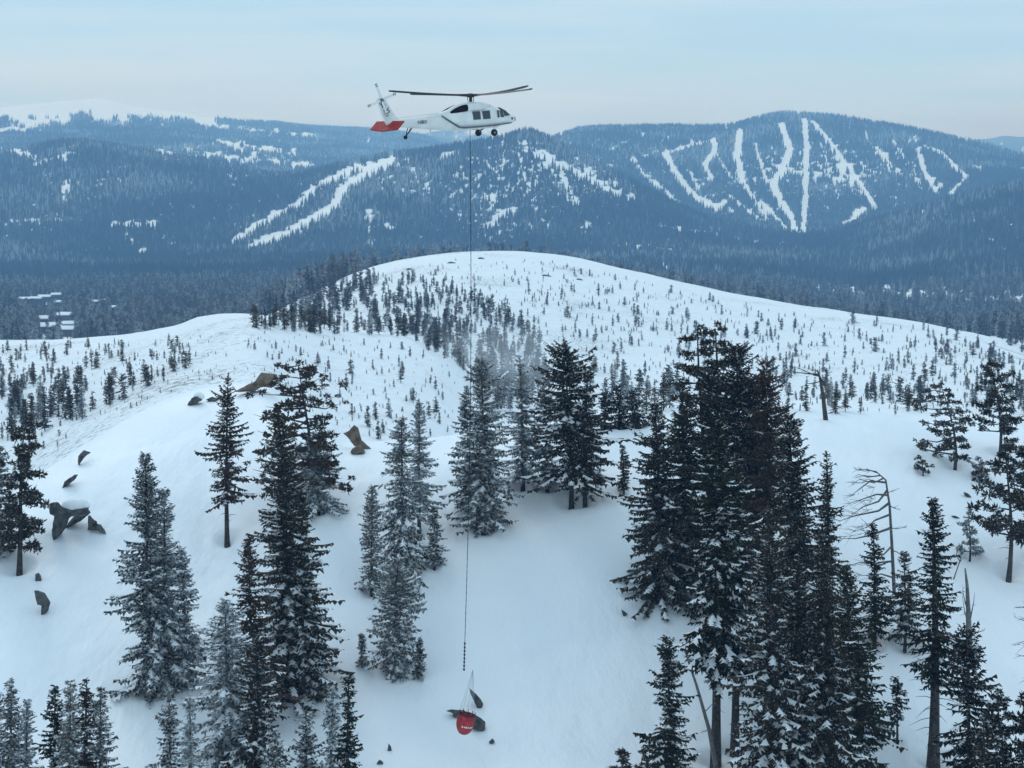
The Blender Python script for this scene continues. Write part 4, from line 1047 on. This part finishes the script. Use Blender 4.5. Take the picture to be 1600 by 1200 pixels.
# roof pylon (rotor fairing)
PY = [(2.5,-1.2,-1.45,.3),(1.9,-.92,-1.4,.55),(1.0,-.72,-1.4,.66),(0,-.62,-1.4,.66),(-1.0,-.7,-1.4,.6),(-2.0,-.95,-1.5,.5),(-3.2,-1.45,-1.8,.3)]
MB().loft([ring(*s, n=14) for s in PY]).build('rotor_fairing', M_WHITE, heli, smooth=True)
for sy in (-1, 1):
    sh = lambda rs: [[(p[0], p[1] + sy*.86, p[2]) for p in r] for r in rs]
    nac = MB().loft(sh([ring(*s, n=14) for s in [(1.15,-.95,-1.35,.28),(.9,-.86,-1.5,.36),(.2,-.78,-1.56,.42),(-.6,-.78,-1.56,.42),(-1.1,-.82,-1.56,.4)]])).build('engine_nacelle', M_WHITE, heli, smooth=True)
    MB().loft(sh([ring(*s, n=14) for s in [(-1.12,-.86,-1.54,.40),(-1.6,-.92,-1.6,.38),(-2.3,-1.14,-1.66,.27),(-2.8,-1.36,-1.68,.14),(-2.95,-1.44,-1.66,.08)]])).build('exhaust', M_SOOT, heli, smooth=True)
    MB().tube([(1.16, sy*.86, -1.15), (1.2, sy*.86, -1.15)], [.2, .2], 12).build('air_intake', M_BLACK, nac)
    # side windows: two cabin windows, a split cockpit door window, windscreen quarter
    yb = sy * 1.185
    def win(name, pts, parent=body, m=M_WIN, dy=.0):
        return MB().prism([(px, sy*(py+dy), pz) for px, py, pz in pts], .05, (0, 1, 0)).build(name, m, parent)
    for x0 in (-.15, 1.0):
        fr = win('window', [(x0-.48,1.215,-1.58),(x0+.42,1.215,-1.58),(x0+.46,1.215,-2.42),(x0-.44,1.215,-2.42)], m=M_GREY)
        win('pane', [(x0-.40,1.245,-1.65),(x0+.34,1.245,-1.65),(x0+.38,1.245,-2.35),(x0-.36,1.245,-2.35)], parent=fr)
    MB().box((0,0,0),(.05,.05,.05)) if False else None
    win('cockpit_window', [(2.3,1.215,-1.62),(2.52,1.14,-1.62),(2.62,1.13,-2.35),(2.3,1.215,-2.35)])
    win('cockpit_window', [(2.66,1.13,-1.62),(2.95,1.09,-1.66),(3.2,1.06,-2.35),(2.74,1.12,-2.35)])
    MB().prism([(3.62, sy*1.0, -1.9), (3.02, sy*1.07, -1.56), (3.30, sy*1.04, -2.25), (4.0, sy*.9, -2.2)], .06, (0, 1, 0)).build('side_windscreen', M_WIN, body)
    # grey sill stripe swooping up towards the tail
    st = MB()
    line = [(4.2,.84,-2.98),(3.2,1.06,-3.02),(2,1.19,-3.08),(0,1.225,-3.12),(-1.7,1.225,-3.12),(-2.2,1.21,-3.04),(-2.9,1.12,-2.6),(-3.6,.96,-2.1),(-4.0,.82,-1.76)]
    st.tube([(a, sy*b_, c) for a, b_, c in line], [.05,.07,.08,.09,.1,.1,.1,.09,.05], 6)
    st.build('side_stripe', M_GREY, heli, smooth=True)
    # main gear
    g = MB(); g.tube([(2.2, sy*.9, -3.0), (1.6, sy*1.35, -3.72)], [.10, .08], 8); g.tube([(2.75, sy*1.0, -3.0), (1.62, sy*1.35, -3.7)], [.05, .05], 6)
    leg = g.build('landing_gear', M_WHITE if sy < 0 else M_GREY, heli, smooth=True)
    wh = MB().tube([(1.6, sy*1.38, -3.8), (1.6, sy*1.42, -3.8), (1.6, sy*1.60, -3.8), (1.6, sy*1.64, -3.8)], [.27, .34, .34, .27], 18).build('wheel', M_TYRE, leg, smooth=True)
    MB().tube([(1.6, sy*1.60, -3.8), (1.6, sy*1.655, -3.8)], [.15, .13], 10).build('rim', M_GREY, leg)
# windscreen
MB().prism([(3.60,-.86,-1.80),(2.86,-.8,-1.40),(2.86,.8,-1.40),(3.60,.86,-1.80)], .08, (.45,0,.89)).build('windscreen', M_WIN, body)
MB().tube([(4.86,0,-2.62),(5.06,0,-2.62),(5.12,0,-2.62)], [.30,.26,.1], 14).build('nose_sensor', M_BLACK, heli, smooth=True)
MB().tube([(4.3,-.78,-2.55),(4.3,-.84,-2.55)], [.13,.11], 10).build('nose_emblem', M_GREY, body)
# tail fin
fin = MB().prism([(-8.3,0,-2.0),(-9.75,0,-2.3),(-10.25,0,-1.2),(-10.65,0,.25),(-9.85,0,.32),(-9.3,0,-.7),(-8.75,0,-1.5)], .24, (0,1,0)).build('tail_fin', M_WHITE, heli)
for sy in (-1, 1):
    MB().prism([(-9.62,sy*.125,-1.55),(-9.5,sy*.125,-1.35),(-9.95,sy*.125,-.75),(-10.05,sy*.125,-.95)], .012, (0,1,0)).build('fin_stripe', M_GREY, fin)
    MB().prism([(-10.15,sy*.125,-.7),(-9.75,sy*.125,-.45),(-9.95,sy*.125,-.1),(-10.3,sy*.125,-.3)], .012, (0,1,0)).build('fin_patch', M_GREY, fin)
# stabilator, trailing edge drooped
d = math.radians(38); ch = np.array([-math.cos(d), 0, -math.sin(d)]); c0 = np.array([-9.15, 0, -2.02]); nrm = np.array([-math.sin(d), 0, math.cos(d)])
ch = ch * 1.22
poly = [c0 + np.array([-.15,-2.75,0]), c0 + np.array([0,-.5,0]), c0 + np.array([0,.5,0]), c0 + np.array([-.15,2.75,0]), c0 + ch*1.0 + np.array([0,2.75,0]), c0 + ch*1.2, c0 + ch*1.0 + np.array([0,-2.75,0])]
MB().prism(poly, .12, nrm).build('tail_plane', M_RED, heli, label='red drooped tail plane')
# tail wheel
g = MB(); g.tube([(-6.9,0,-2.7),(-7.7,0,-3.55)], [.09,.06], 8); g.tube([(-7.4,0,-2.7),(-7.66,0,-3.4)], [.04,.04], 6)
tl = g.build('tail_gear', M_BLACK, heli, smooth=True)
MB().tube([(-7.75,-.09,-3.65),(-7.75,-.06,-3.65),(-7.75,.06,-3.65),(-7.75,.09,-3.65)], [.15,.2,.2,.15], 14).build('tail_wheel', M_TYRE, tl, smooth=True)
MB().box((-4.9,0,-3.05),(.04,.06,.45)).build('belly_antenna', M_GREY, heli)
MB().tube([(-8.6,0,-1.75),(-3.6,0,-1.55)], .035, 5).build('tail_drive_cover', M_WHITE, heli)
# tail rotor on the right side of the fin
tr = link('tail_rotor', None, heli, (-10.25, -.3, .1))
MB().tube([(0,.2,0),(0,-.12,0)], [.16,.14], 12).build('tail_hub', M_GREY, tr, smooth=True)
for k in range(4):
    a = math.radians(18 + 90*k); dv = np.array([math.sin(a)*-1, 0, math.cos(a)]); sd = np.array([dv[2], 0, -dv[0]])
    q = lambda r, w: dv*r + sd*w
    bl = MB().prism([q(.15,-.09), q(.3,-.14), q(1.68,-.14), q(1.68,.12), q(.3,.12), q(.15,.09)], .035, (0,1,0)).build('tail_blade', M_WHITE, tr)
    for r in (1.36, 1.56):
        MB().prism([q(r,-.141), q(r+.08,-.141), q(r+.08,.121), q(r,.121)], .041, (0,1,0)).build('blade_band', M_BLACK, bl)
# main rotor
MB().tube([(0,0,-.8),(0,0,-.1)], [.17,.15], 12).build('mast', M_BLACK, heli, smooth=True)
for a in (.6, 2.2, 3.9, 5.4):
    MB().tube([(.28*math.cos(a),.28*math.sin(a),-.75),(.34*math.cos(a),.34*math.sin(a),-.1)], .03, 6).build('pitch_rod', M_BLACK, heli)
rot = link('main_rotor', None, heli, (0, 0, 0), (0, NOSE_UP, 0))
hb_ = MB(); hb_.tube([(0,0,-.2),(0,0,-.12),(0,0,.1),(0,0,.2)], [.3,.42,.42,.22], 16); hb_.build('rotor_hub', M_BLACK, rot, smooth=True)
# (angle in the world plan, length, tip height)
for ang, tipz in ((179, .45), (227, -.05), (45, 1.15), (-42, .45)):
    a = math.radians(ang) - YAW; dv = np.array([math.cos(a), math.sin(a), 0]); sd = np.array([-dv[1], dv[0], 0])
    def q(r, w, h=0.0):
        f = r / 8.18; return dv*r + sd*w + np.array([0, 0, tipz*f*f*.6 + tipz*f*.4 + h + w*.32])
    g = MB(); st_ = [(1.0,.20),(1.2,.26),(2.5,.27),(4,.27),(5.5,.27),(7.2,.27),(7.75,.25),(8.18,.16)]
    g.loft([[q(r,-w,.0), q(r,-w*.2,.08), q(r,w,0), q(r,-w*.2,-.08)] for r, w in st_])
    bl = g.build('rotor_blade', M_BLACK, rot)
    MB().tube([q(.25,0), q(.8,0), q(1.3,0)], [.16,.13,.10], 8).build('blade_cuff', M_BLACK, bl, smooth=True)
MB().box((.2,0,-3.3),(.5,.4,.25)).build('cargo_hook', M_BLACK, heli)
def text(name, body_, size, parent, loc, rot_, m):
    c = bpy.data.curves.new(name, 'FONT'); c.body = body_; c.size = size; c.extrude = .004; c.align_x = 'CENTER'; c.align_y = 'CENTER'
    c.materials.append(m); return link(name, c, parent, loc, rot_)
text('registration', 'N8060G', .52, heli, (-5.7, -.56, -2.3), (math.radians(90), 0, math.radians(4)), M_BLACK)
text('fin_number', '6', .8, heli, (-9.55, -.135, -.95), (math.radians(90), 0, 0), M_BLACK)
text('fin_marking', '09', .6, heli, (-10.2, -.135, -.15), (math.radians(90), 0, 0), M_BLACK)

# ------------------------------------------------------------------ long line and bucket
M_ROPE = simple('black_rope', (.012, .012, .014), (.03, .03, .032), 5, .8)
M_WIRE = simple('pale_cable', (.35, .37, .40), (.45, .47, .5), 5, .6)
def wp(u, v, Y): return np.array([float(a) for a in ray(u, v, Y)])
top = wp(734.5, 203, HELI_Y); bot = wp(725, 1046, HELI_Y - .5)
buck = wp(729.5, 1117, HELI_Y - .5)
lroot = link('long_line', None, None, tuple(top), label='long black line hanging from the helicopter down to the red bucket', category='cable')
nseg = 24; pl = [(bot - top) * t + np.array([.35*math.sin(math.pi*t), 0, 0]) for t in np.linspace(0, 1, nseg)]
MB().tube(pl, .034, 6).build('rope', M_ROPE, lroot, smooth=True)
for t in np.linspace(.04, .93, 70):
    p = (bot - top) * t + np.array([.35*math.sin(math.pi*t), 0, 0]); MB().tube([p + [0,0,.1], p - [0,0,.1]], .046, 6).build('clip', M_ROPE, lroot)
for t in np.linspace(.95, 1.0, 8):
    p = (bot - top) * t + np.array([.35*math.sin(math.pi*t), 0, 0]); MB().tube([p + [0,0,.16], p + [0,0,.08], p - [0,0,.08], p - [0,0,.16]], [.04,.10,.10,.04], 8).build('weight', M_BLACK, lroot, smooth=True)
M_BAG, n, l, b = mat('red_fabric', (.45, .03, .035), .6, .3); nzz, _r = vary(n, l, b, (.36, .018, .026), (.58, .05, .05), 2.2)
bk = link('water_bucket', None, None, tuple(buck), (0, math.radians(11), math.radians(12)), label='red fabric helicopter bucket hanging just above the snow slope', category='bucket')
prof = [(.90, 0.0), (.97, -.35), (.97, -.8), (.92, -1.2), (.78, -1.6), (.56, -1.9), (.34, -2.08), (.12, -2.16)]
NS = 24
rings = [[(r*(1 + .018*math.cos(12*2*math.pi*k/NS))*math.cos(2*math.pi*k/NS), r*(1 + .018*math.cos(12*2*math.pi*k/NS))*math.sin(2*math.pi*k/NS), zz) for k in range(NS)] for r, zz in prof]
inner = [[(x_*.96, y_*.96, z_ + .02) for x_, y_, z_ in r] for r in rings[:4]]
MB().loft(inner[::-1] + rings[:1] + rings, caps=True).build('bag', M_BAG, bk, smooth=True)
rim = [(.88*math.cos(2*math.pi*k/NS), .88*math.sin(2*math.pi*k/NS), .02) for k in range(NS+1)]
MB().tube(rim, .06, 6, caps=False).build('rim', M_BLACK, bk, smooth=True)
for k in range(8):
    a = 2*math.pi*k/8 + .2
    MB().tube([(r*1.02*math.cos(a), r*1.02*math.sin(a), zz) for r, zz in prof], .028, 5).build('strap', M_GREY, bk)
top_l = np.array([float(bot[0]-buck[0]), 0, float(bot[2]-buck[2])])
for k in range(10):
    a = 2*math.pi*k/10
    MB().tube([(.88*math.cos(a), .88*math.sin(a), .02), tuple(top_l)], .010, 4).build('suspension_cable', M_WIRE, bk)
    MB().tube([(.88*math.cos(a), .88*math.sin(a), .02), (.86*math.cos(a), .86*math.sin(a), .35)], .045, 5).build('cable_end', M_BLACK, bk)
M_MARK = simple('white_print', (.75, .74, .72), (.82, .8, .8), 3, .6)
for k, (a0, w) in enumerate(((-122, 9), (-108, 6), (-98, 10), (-84, 7), (-70, 12), (-54, 6))):
    pts_ = []
    for s in (0, .5, 1):
        a = math.radians(a0 + w*s); pts_.append((.985*math.cos(a), .985*math.sin(a)))
    g = MB()
    g.loft([[(px, py, -.98), (px*.99, py*.99, -.98), (px*.99, py*.99, -1.16), (px, py, -1.16)] for px, py in pts_]); g.build('print_mark', M_MARK, bk)

# ------------------------------------------------------------------ haze
zlo, zhi = float(GZ.min()) - 2.0, float(max(GZ.max(), 20)) + 15.0
M_HAZE = bpy.data.materials.new('haze_air'); M_HAZE.use_nodes = True
hn = M_HAZE.node_tree.nodes; hn.clear()
ho = hn.new('ShaderNodeOutputMaterial'); hv = hn.new('ShaderNodeVolumePrincipled')
hv.inputs['Color'].default_value = HAZE_COLOR; hv.inputs['Density'].default_value = HAZE_DENSITY; hv.inputs['Anisotropy'].default_value = 0.0; hv.inputs['Absorption Color'].default_value = (1, 1, 1, 1)
M_HAZE.node_tree.links.new(hv.outputs[0], ho.inputs['Volume'])
MB().box((0, 13400, (zlo+zhi)/2), (66000, 27400, zhi-zlo)).build('haze', M_HAZE, kind='stuff', label='thin blue winter haze over the whole landscape')

# ------------------------------------------------------------------ snow dust whirled up by the rotor
M_PUFF = bpy.data.materials.new('blown_snow'); M_PUFF.use_nodes = True
pn, plk = M_PUFF.node_tree.nodes, M_PUFF.node_tree.links; pn.clear()
po = pn.new('ShaderNodeOutputMaterial'); pv = pn.new('ShaderNodeVolumePrincipled'); pv.inputs['Color'].default_value = (.94, .95, .96, 1)
ptc = pn.new('ShaderNodeTexCoord'); pg = pn.new('ShaderNodeVectorMath'); pg.operation = 'LENGTH'; plk.new(ptc.outputs['Object'], pg.inputs[0])
pr = pn.new('ShaderNodeMapRange'); pr.interpolation_type = 'SMOOTHSTEP'; pr.inputs['From Min'].default_value = 1.0; pr.inputs['From Max'].default_value = .1
plk.new(pg.outputs['Value'], pr.inputs['Value'])
pz = pn.new('ShaderNodeTexNoise'); pz.inputs['Scale'].default_value = 2.0; pz.inputs['Detail'].default_value = 3; plk.new(ptc.outputs['Object'], pz.inputs['Vector'])
pm = pn.new('ShaderNodeMath'); pm.operation = 'MULTIPLY'; plk.new(pr.outputs['Result'], pm.inputs[0]); plk.new(pz.outputs['Fac'], pm.inputs[1])
oi = pn.new('ShaderNodeAttribute'); oi.attribute_type = 'OBJECT'; oi.attribute_name = 'thickness'
pm2 = pn.new('ShaderNodeMath'); pm2.operation = 'MULTIPLY'; plk.new(pm.outputs[0], pm2.inputs[0]); plk.new(oi.outputs['Fac'], pm2.inputs[1])
plk.new(pm2.outputs[0], pv.inputs['Density']); plk.new(pv.outputs[0], po.inputs['Volume'])
for (u, v, Y, rx, ry, rz, th, lab) in [(790, 560, 560, 52, 70, 15, .010, 'veil of blown snow over the gully wood')]:
    bm_ = MB(); bm_.loft([[(math.sin(p)*math.cos(t), math.sin(p)*math.sin(t), math.cos(p)) for t in np.linspace(0, 2*math.pi, 20, endpoint=False)] for p in np.linspace(.15, math.pi-.15, 11)])
    x, y, z = (float(a) for a in ray(u, v, Y))
    o = bm_.build('blown_snow', M_PUFF, None, loc=(x, y, z), kind='stuff', label=lab, thickness=th); o.scale = (rx, ry, rz)
print('z range', zlo, zhi, 'tris', sum(len(m.loops) - 2*len(m.polygons) for m in bpy.data.meshes))
